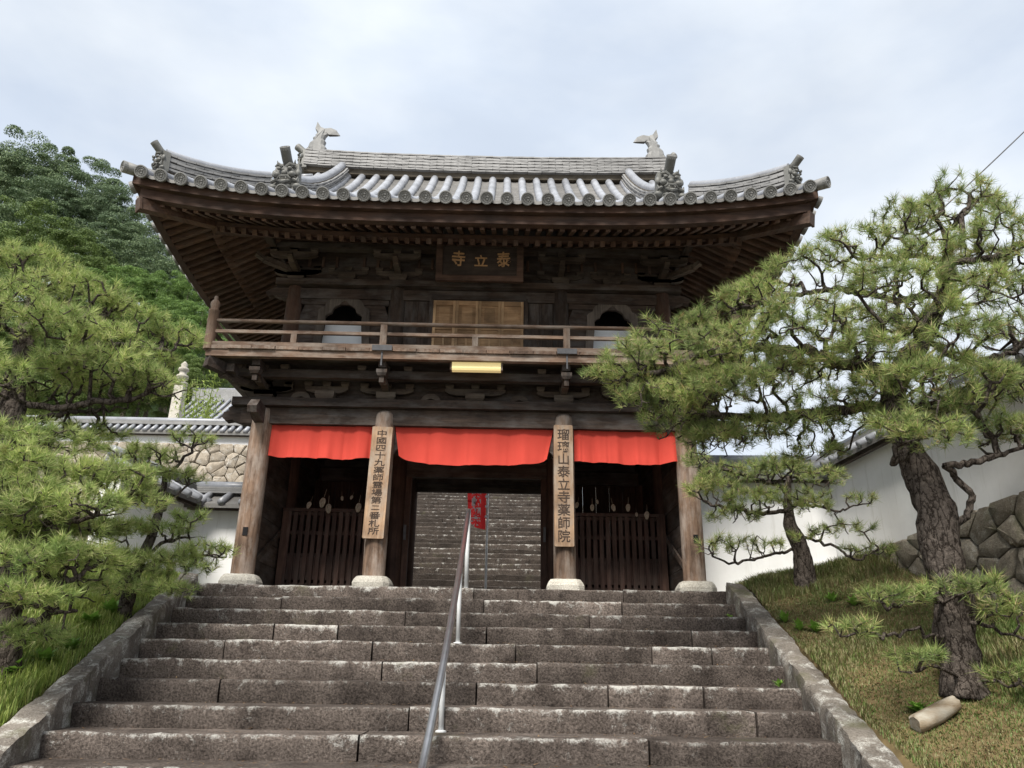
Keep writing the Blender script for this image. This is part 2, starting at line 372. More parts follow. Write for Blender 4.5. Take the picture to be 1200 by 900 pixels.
ys = np.concatenate([[-300, -100, -30, -8, -2], np.arange(1, 14.4, .2), np.arange(14.6, 19.6, .8), [19.68, 19.72, 22, 27, 31.88, 31.92, 40, 60, 90, 160, 500]])
vs = [(x, y, ground_z(x, y)) for y in ys for x in xs]; nx = len(xs)
fs = [(j*nx+i, j*nx+i+1, (j+1)*nx+i+1, (j+1)*nx+i) for j in range(len(ys)-1) for i in range(nx-1)]
gm = bpy.data.meshes.new('ground'); gm.from_pydata(vs, [], fs); gm.materials.append(M['earth']); gm.materials.append(M['moss_earth']); gm.materials.append(M['court'])
for p in gm.polygons:
    p.use_smooth = True; c = p.center
    p.material_index = 2 if (c.y > 13.5 or c.y < 3.5 or (abs(c.x-XC) < 3.4)) else (1 if c.x < 0 else 0)
struct(link('ground', gm))
hb = MB(); hx = np.arange(-110, -4, 4.0); hy = np.arange(29, 110, 4.0)
hb.add([(x, y, hill_z(x, y)-.6+1.2*mn.noise(Vector((x*.08, y*.08, 3)))) for y in hy for x in hx], [(j*len(hx)+i, j*len(hx)+i+1, (j+1)*len(hx)+i+1, (j+1)*len(hx)+i) for j in range(len(hy)-1) for i in range(len(hx)-1)])
struct(hb.build('hillside', 'hill', smooth=True))

# ---------------------------------------------------------------- stone staircase
def rough_sweep(name, mat, prof_at, x0, x1, step, amp, parent, seed=0., edge=True, axis=0):
    """Sweeps a profile (list of (y, z, edge)) along x with an uneven surface; capped at both ends."""
    n = max(2, int((x1-x0)/step)+1); prof = prof_at; k = len(prof); vs = []; ed = []
    for i in range(n):
        x = x0 + (x1-x0)*i/(n-1)
        for (y, z, e, fr) in prof:
            v = mn.noise_vector(Vector((x*3.1+seed, y*3.1, z*3.1)))*amp + mn.noise_vector(Vector((x*11+seed, y*11, z*11)))*amp*.5
            p = Vector((x, y, z)) + Vector((0 if i in (0, n-1) else v.x*.4, v.y*fr, v.z*fr)); vs.append(p); ed.append(e)
    fs = [(i*k+j, (i+1)*k+j, (i+1)*k+j+1, i*k+j+1) for i in range(n-1) for j in range(k-1)]
    fs += [tuple(range(k)), tuple((n-1)*k+j for j in range(k-1, -1, -1))]
    me = bpy.data.meshes.new(name); me.from_pydata(vs, [], fs); me.materials.append(M[mat])
    a = me.attributes.new('edge', 'FLOAT', 'POINT'); a.data.foreach_set('value', ed); me.polygons.foreach_set('use_smooth', [True]*len(fs)); smooth_by_angle(me, 50)
    return link(name, me, parent)
D0, TR, RI = 6.957, .5106, .2
stairs = tag(empty('stone_staircase', (XC, 4.4, -2.6)), 'broad flight of worn lichen-stained granite steps climbing to the gate', 'staircase')
stairs_inv = Vector((-XC, -4.4, 2.6))
joints = {8: [555, 730], 7: [330, 567, 728], 6: [475, 690], 5: [321, 396, 570, 810], 4: [263, 436, 604, 763, 833], 3: [135, 448, 629], 2: [257, 558, 712, 824], 1: [479, 885], 0: [420, 760]}
edge_py = {8: 689.6, 7: 701.7, 6: 716.8, 5: 734.9, 4: 754.9, 3: 776.8, 2: 801.8, 1: 830.1, 0: 865.2}
def xl(y): return -3.71 - .1127*(y-D0)
def xr(y): return 2.86 + .0760*(y-D0)
for k in range(-5, 9):
    y0 = D0 + TR*k; zt = -1.6 + RI*k
    js = [at(px, edge_py[k], y0).x for px in joints[k]] if k in joints else [-1.6+.5*(k % 3), .9-.6*(k % 2)]
    cuts = [xl(y0)-.12] + js + [xr(y0)+.12]
    for a, b in zip(cuts[:-1], cuts[1:]):
        dz = random.uniform(-.008, .008); dy = random.uniform(-.012, .012); zb = zt - RI - .06
        prof = [(y0+dy+.02, zb, 0, .3), (y0+dy+.004, zb+.09, .0, 1), (y0+dy, zt-.125+dz, .05, 1), (y0+dy-.002, zt-.075+dz, .20, 1), (y0+dy, zt-.035+dz, .52, 1), (y0+dy+.004, zt-.012+dz, 1, 1.2), (y0+dy+.018, zt+dz, 1, 1),
                (y0+dy+.05, zt+dz+.002, .35, .7), (y0+dy+.25, zt+dz+.003, .1, .5), (y0+TR+.1 if k < 8 else y0+.7, zt+dz+.002 if k < 8 else zt-.004, .0, .2), (y0+TR+.1 if k < 8 else y0+.7, zb, 0, 0)]
        prof = [(p[0]-4.4, p[1]+2.6, p[2], p[3]) for p in prof]
        g = random.uniform(.006, .014)
        rough_sweep('step_stone', 'step', prof, a-XC+g, b-XC-g*.5, .06, .014, stairs, seed=k*7.3+a)
# sloping side kerbs: four long stones each
for s in (-1, 1):
    kb = tag(empty('stair_kerb', (XC+s*3.9, 4.4, -2.6)), 'sloping granite kerb between the steps and the ' + ('long green grass' if s < 0 else 'dry mossy bank'), 'kerb')
    xin = xl if s < 0 else xr; wdt = .25 if s < 0 else .26; yy = [4.2, 6.1, 7.75, 9.4, 11.02]
    for a, b in zip(yy[:-1], yy[1:]):
        mb = MB(); n = int((b-a)/.045)+2; ring = []
        vs = []; g = .008
        for i in range(n):
            y = a+g + (b-a-2*g)*i/(n-1); zt = sl(y)+(.15 if s < 0 else .13); x = xin(y)
            sec = [(0, -.55), (0, -.2), (0, -.06), (.012, -.01), (.05, 0), (wdt*.5, .004), (wdt-.05, 0), (wdt-.01, -.015), (wdt, -.07), (wdt+.02, -.55)]
            for (dx, dz) in sec:
                v = mn.noise_vector(Vector((y*3+s*5, dx*6, dz*6)))*.024 + mn.noise_vector(Vector((y*11+s*5, dx*13, dz*13)))*.017
                if i in (0, n-1): v.y = 0
                vs.append((x+s*dx+v.x-(XC+s*3.9), y-4.4+v.y*.3, zt+dz+v.z+2.6))
        K = 10; fs = [(i*K+j, i*K+j+1, (i+1)*K+j+1, (i+1)*K+j) for i in range(n-1) for j in range(K-1)] + [tuple(range(K)), tuple((n-1)*K+j for j in range(K))]
        mb.add(vs, fs); o = mb.build('kerb_stone', 'curb', kb, True); smooth_by_angle(o.data, 55)
# platform the gate stands on: paving slabs behind the top step
pv = struct(MB().box(-4.6, 4.6, .05, 4.6, -.35, -.03).build('gate_platform', 'curb', None)); pv.location = (XC, 11.6, 0)
for i in range(6):
    for j in range(3):
        x0 = -4.5+i*1.5; y0 = .12+j*1.45; MB().box(x0+.012, x0+1.488, y0+.012, y0+1.43, -.03, -.006).build('paving_slab', 'curb', pv)
for s in (-1, 1):   # low kerb block that closes the platform beside the top step
    x = xl(11.04)-.02 if s < 0 else xr(11.04)+.02
    b = MB(); b.box(min(x, x+s*.5), max(x, x+s*.5), 10.98, 11.62, -.5, .0); o = b.build('corner_block', 'curb')
    tag(o, 'squared granite block closing the top step beside the ' + ('grassy bank' if s < 0 else 'dry bank'), 'block')

# far staircase seen through the gateway
far = tag(empty('far_staircase', (-.55, 19.2, 0)), 'long steep flight of dark stone steps seen through the gateway', 'staircase')
cutrng = random.Random(3)
for k in range(34):
    y0 = .40*k; zt = .2*(k+1); cut = [-3.1] + sorted(cutrng.uniform(-2.6, 2.6) for _ in range(2)) + [3.1]
    for a, b in zip(cut[:-1], cut[1:]):
        if b-a < .1: continue
        dz = cutrng.uniform(-.008, .008); dy = cutrng.uniform(-.01, .01)
        prof = [(y0+dy, zt-.24, 0, 0), (y0+dy, zt-.07+dz, .1, 1), (y0+dy, zt-.02+dz, .9, 1), (y0+dy+.025, zt+dz, 1, 1), (y0+dy+.1, zt+dz, .3, 1), (y0+.45, zt+dz, .0, .3), (y0+.45, zt-.24, 0, 0)]
        rough_sweep('step_stone', 'far_step', prof, a+.008, b-.008, .2, .022, far, seed=k*3.1)

# ---------------------------------------------------------------- rubble walls of single stones
def cells(wd, ht, cell, seed, jit=.46, aspect=1.3):
    r = random.Random(seed); cx, cy = cell*aspect, cell; nx, ny = max(2, int(wd/cx)), max(2, int(ht/cy)); cx, cy = wd/nx, ht/ny
    pts = [((i+.5+(.25 if j % 2 else -.25)+r.uniform(-jit, jit))*cx, (j+.5+r.uniform(-jit, jit))*cy) for j in range(ny) for i in range(nx)]
    out = []
    for i, p in enumerate(pts):
        poly = [(0, 0), (wd, 0), (wd, ht), (0, ht)]
        for j, q in enumerate(pts):
            if i == j or abs(q[0]-p[0]) > 3*cx or abs(q[1]-p[1]) > 3*cy: continue
            mx, my = (p[0]+q[0])/2, (p[1]+q[1])/2; nx_, ny_ = q[0]-p[0], q[1]-p[1]; res = []
            for a, b in zip(poly, poly[1:]+poly[:1]):
                da = (a[0]-mx)*nx_+(a[1]-my)*ny_; db = (b[0]-mx)*nx_+(b[1]-my)*ny_
                if da <= 0: res.append(a)
                if da*db < 0: t = da/(da-db); res.append((a[0]+(b[0]-a[0])*t, a[1]+(b[1]-a[1])*t))
            poly = res
            if len(poly) < 3: break
        if len(poly) >= 3: out.append(poly)
    return out
def rubble(name, label, cat, a, b, zb0, zt0, zt1, cell, mat, seed, back=.5, gap=.022, bulge=.10, rc=.10):
    """A wall of separate stones from a to b (ground points), its top running from zt0 to zt1."""
    a = Vector((*a, 0)); b = Vector((*b, 0)); d = b-a; ln = d.length; d.normalize(); nrm = Vector((d.y, -d.x, 0))
    root = tag(empty(name, (a.x, a.y, zb0), math.atan2(d.y, d.x)), label, cat)
    core = MB(); core.prism([(0, 0), (ln, 0), (ln, zt1-zb0-.05), (0, zt0-zb0-.05)], .04, back); core.build('wall_core', 'joint', root)
    r = random.Random(seed)
    hmax = max(zt0, zt1)-zb0
    for poly in cells(ln, hmax, cell, seed):
        sc = lambda p: (p[0], p[1]*(zt0+(zt1-zt0)*p[0]/ln-zb0)/hmax)
        poly = [sc(p) for p in poly]; cx = sum(p[0] for p in poly)/len(poly); cy = sum(p[1] for p in poly)/len(poly)
        big = max(math.hypot(p[0]-cx, p[1]-cy) for p in poly)
        # round the corners a little
        q = []
        for p0, p1, p2 in zip(poly[-1:]+poly[:-1], poly, poly[1:]+poly[:1]):
            q += [(p1[0]+(p0[0]-p1[0])*rc, p1[1]+(p0[1]-p1[1])*rc), (p1[0]+(p2[0]-p1[0])*rc, p1[1]+(p2[1]-p1[1])*rc)]
        pr = r.uniform(.0, bulge); sh = lambda f, g: [(cx+(p[0]-cx)*f*(1-g/max(.05, math.hypot(p[0]-cx, p[1]-cy))), cy+(p[1]-cy)*f*(1-g/max(.05, math.hypot(p[0]-cx, p[1]-cy)))) for p in q]
        n = len(q); m = MB(); jit = lambda L_: [(x+r.uniform(-.012, .012), y+r.uniform(-.012, .012)) for x, y in L_]
        o0 = sh(1, gap/2); o1 = jit(sh(.97, gap/2)); o2 = jit(sh(.72, gap/2)); 
        vs = [(x, .06, z) for x, z in o0] + [(x, -.02-pr*.6, z) for x, z in o1] + [(x, -.035-pr+r.uniform(-.014, .014), z) for x, z in o2] + [(cx, -.038-pr, cy)]
        fs = [(i, (i+1) % n, n+(i+1) % n, n+i) for i in range(n)] + [(n+i, n+(i+1) % n, 2*n+(i+1) % n, 2*n+i) for i in range(n)] + [(2*n+i, 2*n+(i+1) % n, 3*n) for i in range(n)]
        o = m.add(vs, fs).build('stone', mat, root, True); smooth_by_angle(o.data, 38)
    return root

def cap_wall(name, label, a, b, zb, zt, nrm_side=1, th=.34, tiles=True, step=.27, over=.30, zt1=None, zb1=None):
    """White plaster wall with a tiled coping; local x runs from a to b, the seen face is at -y."""
    a = Vector((*a, 0)); b = Vector((*b, 0)); d = b-a; ln = d.length
    zt1 = zt if zt1 is None else zt1; zb1 = zb if zb1 is None else zb1
    root = tag(empty(name, (a.x, a.y, 0), math.atan2(d.y, d.x)), label, 'wall')
    MB().prism([(0, zb), (ln, zb1), (ln, zt1), (0, zt)], -th/2, th/2).build('plaster_panel', 'plaster', root)
    h = .26; cp = MB(); Z = lambda x: zt+(zt1-zt)*x/ln
    for sy in (-1, 1):
        vs = []
        for x in (-.05, ln+.05):
            z = Z(x); vs += [(x, sy*(th/2+over), z+.02), (x, 0, z+h), (x, 0, z+h-.07), (x, sy*(th/2+over), z-.05)]
        cp.add(vs, [(0, 1, 2, 3), (7, 6, 5, 4), (0, 4, 5, 1), (2, 6, 7, 3), (3, 7, 4, 0)])
    cp.build('coping', 'pan', root)
    bd = MB(); bd.bar((0, -(th/2+over*.55), zt-.03), (ln, -(th/2+over*.55), zt1-.03), .08, .07); bd.build('coping_batten', 'dark_x', root)
    if tiles:
        n = int(ln/step)
        for i in range(n+1):
            x = i*ln/n; z = Z(x)
            mb = MB().tube([(x, -(th/2+over+.03), z+.035), (x, -.02, z+h+.03)], [.062, .055], 8, True, None, (0, 0, 1)); mb.build('cover_tile', 'tile', root, True)
    rg = MB().tube([(-.08, 0, zt+h+.14), (ln+.08, 0, zt1+h+.14)], .085, 10); rg.build('ridge_cap', 'tile', root, True)
    for q, hw in ((0, .15), (1, .13), (2, .11)): MB().bar((-.04, 0, zt+h+.02+q*.04), (ln+.04, 0, zt1+h+.02+q*.04), hw*2, .032).build('ridge_course', 'ridge', root)
    return root
cap_wall('plaster_wall', 'white plaster wall with tiled coping beside the gate behind the small pine', (3.0, 12.75), (5.55, 12.6), -.05, 1.95)
cap_wall('plaster_wall', 'long white plaster wall with tiled coping above the mossy retaining stones', (5.55, 12.75), (6.69, .8), .35, 2.05, zt1=2.21, zb1=1.08)
cap_wall('plaster_wall', 'short white plaster wall with tiled coping joined to the gate near the rubble terrace', (-5.2, 12.9), (-3.86, 12.9), -.05, 1.38)
lw = cap_wall('plaster_wall', 'white plaster wall with sloping tiled coping among the pines', (-5.6, 10.9), (-5.2, 12.95), -.8, 1.42, zt1=1.40)
rubble('retaining_wall', 'low mossy retaining wall of large brown stones behind the tall pine', 'stone wall', (5.22, 12.1), (6.42, 1.0), -2.1, .52, 1.35, .30, 'retain', 11, .55, .010, .035)
rw = rubble('rubble_wall', 'tan rubble stone terrace wall under the white parapet', 'stone wall', (-13.6, 19.4), (-3.7, 19.4), 2.0, 4.35, 4.35, .24, 'rubble', 5, .7, .010, .03)
MB().box(0, 9.9, .05, .7, -2.0, .01).build('wall_foot', 'curb', rw)
cap_wall('parapet_wall', 'low white parapet with tiled coping on top of the rubble terrace', (-13.6, 19.75), (-3.7, 19.75), 4.3, 4.66, th=.3, over=.16, step=.2)

# ================================================================ THE GATE (local origin: centre of the front column line, floor level)
GX, GY = XC, 11.5
gate = tag(empty('temple_gate', (GX, GY, 0)), 'two-storey dark timber temple gate with grey tiled hip-and-gable roof and balcony', 'temple gate')
def part(name, parent=gate):
    o = bpy.data.objects.new(name, None); COL.objects.link(o); o.parent = parent; o.empty_display_size = .1; return o
CXS = (-3.3, -1.395, 1.395, 3.3); CYS = (0, 1.9, 3.8)

# ---------------- lower storey
low = part('lower_storey')
def column(x, y, r, z0, z1, mat, parent, round_top=False):
    prof = [(r*1.0, z0), (r*1.01, z0+.5), (r, z1-.5), (r*.97, z1-.12)] + ([(r*.93, z1-.06), (r*.75, z1-.015), (r*.3, z1)] if round_top else [(r*.93, z1-.03), (r*.88, z1)])
    o = MB().lathe(prof, n=24).build('column', mat, parent, True, (x, y, 0)); smooth_by_angle(o.data, 60); return o
def base_stone(x, y, w0, h, parent, flare=1.35):
    b = MB(); ring = []
    prof = [(w0*flare, -.04), (w0*flare, h*.45), (w0*flare*.93, h*.72), (w0*1.08, h), (w0*.5, h+.002)]
    vs = []; n = 16
    for r, z in prof:
        for j in range(n):
            th = 2*math.pi*(j+.5)/n; c, s = math.cos(th), math.sin(th); q = max(abs(c), abs(s))**.95
            v = mn.noise(Vector((c*2+x, s*2, z*4)))*.012; vs.append((x+(r/q)*c*1.0+v, y+(r/q)*s+v, z))
    k = len(prof); b.add(vs, [(i*n+j, i*n+(j+1) % n, (i+1)*n+(j+1) % n, (i+1)*n+j) for i in range(k-1) for j in range(n)] + [tuple((k-1)*n+j for j in range(n))])
    return b.build('column_base', 'base_stone', parent)
for y in CYS:
    for i, x in enumerate(CXS):
        front = y == 0; outer = i in (0, 3)
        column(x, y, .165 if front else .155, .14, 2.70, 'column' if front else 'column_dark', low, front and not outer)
        base_stone(x, y, .20, .17, low)
# chamfered corner columns show a square foot tie
for i in (0, 3): MB().box(CXS[i]-.02, CXS[i]+.05, -.175, -.15, .72, .84).build('mortise_plug', 'black', low)
# head tie beams and plates on each line
for y in CYS:
    MB().box(-3.62, 3.62, y-.09, y+.09, 2.46, 2.715).build('tie_beam', 'dark_x', low)
    MB().box(-3.75, 3.75, y-.20, y+.20, 2.72, 2.85).build('wall_plate', 'dark_x', low)
for x in CXS:
    MB().box(x-.09, x+.09, 0, 3.8, 2.463, 2.70).build('tie_beam', 'dark_y', low)
    MB().box(x-.18, x+.18, -.195, 3.99, 2.723, 2.847).build('wall_plate', 'dark_y', low)
# carved beam noses beyond the corner columns
def nose(sx, parent):
    pts = [(0, 0), (.16, .02), (.30, .07), (.40, .05), (.46, .11), (.44, .19), (.36, .21), (.38, .26), (.30, .31), (.14, .30), (0, .27)]
    return MB().prism([(sx*(3.45+a), 2.44+b) for a, b in pts], -.08, .08).build('beam_nose', 'dark_x', parent)
nose(-1, low); nose(1, low)
for sx in (-1, 1):
    pts = [(0, 0), (-.16, .02), (-.30, .07), (-.40, .05), (-.44, .14), (-.36, .22), (-.3, .28), (0, .26)]
    MB().prism([(-.15+a, 2.44+b) for a, b in pts], sx*3.3-.07, sx*3.3+.07, 'x').build('beam_nose', 'dark_y', low)
# side and back walls of plank, ceiling, interior lintels
for sx in (-1, 1):
    for k in range(7):
        MB().box(sx*3.3-.03, sx*3.3+.03, .17, 1.74, .12+k*.335, .445+k*.335).build('wall_plank', 'dark_y', low)
        MB().box(sx*3.3-.03, sx*3.3+.03, 2.06, 3.64, .12+k*.335, .445+k*.335).build('wall_plank', 'dark_y', low)
    MB().bar((sx*3.24, .2, .35), (sx*3.24, 1.7, 1.15), .03, .09).build('brace', 'dark_y', low)
    for k in range(6):
        x0 = sx*2.35-.80+k*.268; MB().box(x0, x0+.262, 3.77, 3.81, .02, 2.84).build('wall_plank', 'column_dark', low)
        x0 = sx*2.35-.80+k*.268
    # planked dividing walls between passage and side bays
    for y0, y1 in ((2.06, 3.64),):
        for k in range(6): MB().box(sx*1.395-.03, sx*1.395+.03, y0, y1, .05+k*.40, .44+k*.40).build('wall_plank', 'dark_y', low)
MB().box(-3.28, 3.28, .1, 3.7, 2.851, 2.90).build('ceiling_board', 'dark_x', low)
MB().box(-1.24, 1.24, 1.84, 1.96, 2.12, 2.40).build('lintel', 'dark_x', low)
MB().box(-1.24, 1.24, 3.74, 3.86, 2.28, 2.44).build('lintel', 'dark_x', low)
for sx in (-1, 1):
    MB().box(sx*1.19-.05, sx*1.19+.05, 1.85, 1.95, -.01, 2.12).build('door_post', 'column_dark', low)
    MB().bar((sx*1.2, 1.78, 1.0), (sx*1.2, 1.74, 1.25), .04, .05).build('iron_strap', 'iron', low)
    # carved bracket under the front tie beam beside the passage
    MB().prism([(sx*(1.395-.16), 2.45), (sx*(1.395-.62), 2.45), (sx*(1.395-.5), 2.33), (sx*(1.395-.34), 2.30), (sx*(1.395-.24), 2.14), (sx*(1.395-.16), 2.05)], .02, .08).build('corner_bracket', 'dark_x', low)

# ---------------- bracket sets
def arm_outline(hw, h):
    return [(-hw, h), (-hw, h*.55), (-hw*.86, h*.22), (-hw*.62, 0), (hw*.62, 0), (hw*.86, h*.22), (hw, h*.55), (hw, h)]
def block(mb, x, y, z, s, h):
    mb.add([(x+a*s*.36, y+b*s*.36, z) for a, b in ((-1,-1),(1,-1),(1,1),(-1,1))] + [(x+a*s*.5, y+b*s*.5, z+h*.45) for a, b in ((-1,-1),(1,-1),(1,1),(-1,1))] + [(x+a*s*.5, y+b*s*.5, z+h) for a, b in ((-1,-1),(1,-1),(1,1),(-1,1))],
           [(3,2,1,0),(0,1,5,4),(1,2,6,5),(2,3,7,6),(3,0,4,7),(4,5,9,8),(5,6,10,9),(6,7,11,10),(7,4,8,11),(8,9,10,11)])
def bracket(x, y, z, parent, steps=1, fwd=(0, -1), side=True, hw=.40, h=.11, bb=.14, sb=.075):
    """A stepped bracket set: bearing block, boat-shaped arms, small bearing blocks, projecting arms."""
    mb = MB(); block(mb, x, y, z, .30, bb); z1 = z+bb
    fx, fy = fwd; L_ = math.hypot(fx, fy); fx /= L_; fy /= L_
    for st in range(steps+1):
        cx, cy = x+fx*.34*st*L_, y+fy*.34*st*L_; zz = z1 + st*(h+sb)
        if side or st == 0: mb.prism([(cx+a, zz+b) for a, b in arm_outline(hw, h)], cy-.045, cy+.045)
        for q in (-hw*.85, 0, hw*.85): block(mb, cx+q, cy, zz+h, .13, sb)
        if st < steps:   # arm that carries the next step
            a = Vector((x-fx*.2, y-fy*.2, zz+.055)); b = Vector((cx+fx*.46*L_, cy+fy*.46*L_, zz+.055)); mb.bar(a, b, .10, h)
            e = b + Vector((fx*.14, fy*.14, .05)); mb.bar(b, e, .085, .07)
    return mb.build('bracket_set', 'bracket', parent)
brk = part('bracket_tier')
for x in (-3.3, -1.395, 1.395, 3.3): bracket(x, 0, 2.85, brk, 1, hw=.42, h=.09)
bracket(0, 0, 2.85, brk, 0, hw=.48)
for x in (-.70, .70, -2.75, 2.75):   # curling cloud-shaped struts on the plate
    pts = [(-.30, 0), (-.22, .06), (-.16, .05), (-.12, .12), (-.05, .16), (.05, .16), (.12, .12), (.16, .05), (.22, .06), (.30, 0), (.16, -.0), (.10, .05), (0, .08), (-.10, .05), (-.16, 0)]
    MB().prism([(x+a, 2.852+b) for a, b in pts], -.03, .055).build('carved_strut', 'bracket', brk)
for x in (-2.35, 2.35): bracket(x, 0, 2.85, brk, 0, hw=.34)
for sx in (-1, 1): bracket(sx*3.3, 0, 2.852, brk, 1, fwd=(sx*.9, -.9), side=False, h=.088)
for sx in (-1, 1): bracket(sx*3.3, 1.9, 2.85, brk, 1, fwd=(sx, 0), side=False)
# stepped beams under the balcony, waist panels
MB().box(-3.95, 3.95, -.40, -.27, 3.11, 3.24).build('balcony_beam', 'dark_x', brk)
MB().box(-3.3, 3.3, .06, .12, 2.86, 3.33).build('waist_board', 'dark_x', brk)
for sx in (-1, 1):
    MB().box(sx*3.3-.03, sx*3.3+.03, .13, 3.8, 2.86, 3.33).build('waist_board', 'dark_y', brk)
    MB().box(sx*3.7-.06, sx*3.7+.06, -.6, 4.3, 3.113, 3.237).build('balcony_beam', 'dark_y', brk)
    MB().bar((sx*3.15, .25, 3.04), (sx*4.02, -.74, 3.22), .13, .17).build('corner_cantilever', 'dark_y', brk)
for x in (-3.3, -1.395, 1.395, 3.3):
    MB().bar((x, .1, 3.25), (x, -.66, 3.26), .12, .12).build('cantilever_arm', 'dark_y', brk)
    b = MB(); block(b, x, -.62, 3.06, .16, .10); b.bar((x, -.62, 2.96), (x, -.62, 3.07), .07, .07, (0, 1, 0)); b.build('hanging_block', 'dark_z', brk)

# ---------------- balcony
bal = part('balcony'); BW, BF, BB = 4.06, -.80, 4.6
for k in range(23):
    w_ = 2*BW/23; x0 = -BW+k*w_; q = random.uniform(-.012, .012)
    MB().box(x0+.004, x0+w_-.004, BF+q, .34, 3.405+random.uniform(-.004, .004), 3.458).build('floor_board', 'rail_y', bal)
for sx in (-1, 1):
    for k in range(11):
        y0 = .345+k*.385; MB().box(min(sx*3.1, sx*(BW)), max(sx*3.1, sx*BW), y0, y0+.377, 3.405, 3.458).build('floor_board', 'rail_x', bal)
    MB().box(sx*4.0-.05, sx*4.0+.05, BF+.1, 4.5, 3.29, 3.40).build('rim_beam', 'dark_y', bal)
    MB().box(sx*4.06-.03, sx*4.06+.03, BF+.02, 4.5, 3.405, 3.47).build('bottom_rail', 'rail_y', bal)
MB().box(-BW+.02, BW-.02, BF+.03, BF+.13, 3.295, 3.402).build('rim_beam', 'rail_x', bal)
for k in range(9):   # soffit boards of the balcony
    MB().box(-3.98, 3.98, BF+.14+k*.075, BF+.21+k*.075, 3.375, 3.40).build('soffit_board', 'dark_x', bal)
yr = BF+.06
MB().box(-BW-.02, BW+.02, yr-.045, yr+.045, 3.46, 3.525).build('bottom_rail', 'rail_x', bal)
MB().bar((-BW-.02, yr, 3.705), (BW+.02, yr, 3.705), .05, .05).build('middle_rail', 'rail_x', bal)
MB().tube([(-BW-.04, yr, 3.885), (0, yr, 3.878), (BW+.04, yr, 3.885)], .032, 10).build('top_rail', 'rail_x', bal, True)
for sx in (-1, 1):
    MB().bar((sx*4.0, yr, 3.705), (sx*4.0, 4.4, 3.705), .05, .05).build('middle_rail', 'rail_y', bal)
    MB().tube([(sx*4.0, yr, 3.885), (sx*4.0, 4.4, 3.885)], .032, 10).build('top_rail', 'rail_y', bal, True)
    for y in (.6, 1.9, 3.2): MB().box(sx*4.0-.03, sx*4.0+.03, y-.03, y+.03, 3.47, 3.86).build('strut', 'rail_z', bal)
    # corner post with carved finial
    o = MB().lathe([(.078, 3.40), (.078, 4.02), (.084, 4.025), (.084, 4.05), (.066, 4.06), (.060, 4.10), (.072, 4.14), (.07, 4.18), (.05, 4.215), (.03, 4.23), (.036, 4.26), (.028, 4.29), (.004, 4.305)], n=16).build('corner_post', 'rail_z', bal, True, (sx*4.02, yr, 0)); smooth_by_angle(o.data, 50)
for x in (-1.395, 1.395):
    MB().box(x-.05, x+.05, yr-.04, yr+.04, 3.525, 3.855).build('strut', 'rail_z', bal)
    MB().box(x-.15, x+.15, BF-.02, BF+.03, 3.415, 3.50).build('iron_fitting', 'iron', bal)
    MB().box(x-.012, x+.012, BF+.01, BF+.03, 3.18, 3.415).build('iron_fitting', 'iron', bal)
for x in (-2.75, 0, 2.75): MB().box(x-.045, x+.045, yr-.035, yr+.035, 3.525, 3.68).build('strut', 'rail_z', bal)

# ---------------- upper storey
upst = part('upper_storey'); UX = (-3.14, -1.395, 1.395, 3.14); UY = .34
for x in UX: column(x, UY, .135, 3.45, 5.02, 'eave_z' if abs(x) > 2 else 'dark_z', upst)
for x in (-3.14, 3.14):
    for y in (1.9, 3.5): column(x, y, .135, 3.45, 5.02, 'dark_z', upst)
MB().box(-3.35, 3.35, UY-.075, UY+.075, 4.80, 4.99).build('tie_beam', 'dark_x', upst)
MB().box(-3.45, 3.45, UY-.17, UY+.17, 5.022, 5.13).build('wall_plate', 'dark_x', upst)
MB().box(-3.05, 3.05, UY-.11, UY-.02, 3.46, 3.62).build('sill_beam', 'dark_x', upst)
for sx in (-1, 1):
    MB().box(sx*3.14-.07, sx*3.14+.07, UY, 3.6, 4.803, 4.987).build('tie_beam', 'dark_y', upst)
    MB().box(sx*3.14-.16, sx*3.14+.16, UY+.2, 3.7, 5.025, 5.127).build('wall_plate', 'dark_y', upst)
    for k in range(9): MB().box(sx*3.14-.03, sx*3.14+.03, UY+.1+k*.35, UY+.445+k*.35, 3.46, 4.80).build('wall_plank', 'dark_z', upst)
    nose_pts = [(0, 0), (.14, .02), (.25, .06), (.34, .04), (.38, .12), (.30, .17), (.2, .20), (0, .18)]
    MB().prism([(sx*(3.25+a), 4.80+b) for a, b in nose_pts], UY-.06, UY+.06).build('beam_nose', 'dark_x', upst)
# cusped windows: outline of the opening (half), bell shape with lobes
half = [(.345, 0), (.335, .15), (.315, .32), (.31, .44), (.315, .50), (.285, .535), (.26, .555), (.215, .575), (.20, .62), (.18, .665), (.13, .70), (.085, .725), (.05, .765), (0, .80)]
def kato(cx, zb, sc=1.0, grow=0.0):
    r = [(a+grow*(1 if a > .02 else 0), b+(grow*.9 if b > .1 else 0)) for a, b in half]
    return [(cx+a*sc, zb+b*sc) for a, b in r] + [(cx-a*sc, zb+b*sc) for a, b in reversed(r[:-1])]
def ring_between(outer, inner, y0, y1):
    mb = MB(); n = len(outer)
    vs = [(a, y0, b) for a, b in outer] + [(a, y0, b) for a, b in inner] + [(a, y1, b) for a, b in outer] + [(a, y1, b) for a, b in inner]; fs = []
    for i in range(n-1):
        fs += [(i, i+1, n+i+1, n+i), (2*n+i, 3*n+i, 3*n+i+1, 2*n+i+1), (i, 2*n+i, 2*n+i+1, i+1), (n+i, n+i+1, 3*n+i+1, 3*n+i)]
    fs += [(0, n, 3*n, 2*n), (n-1, 3*n-1, 4*n-1, 2*n-1)]
    return mb.add(vs, fs)
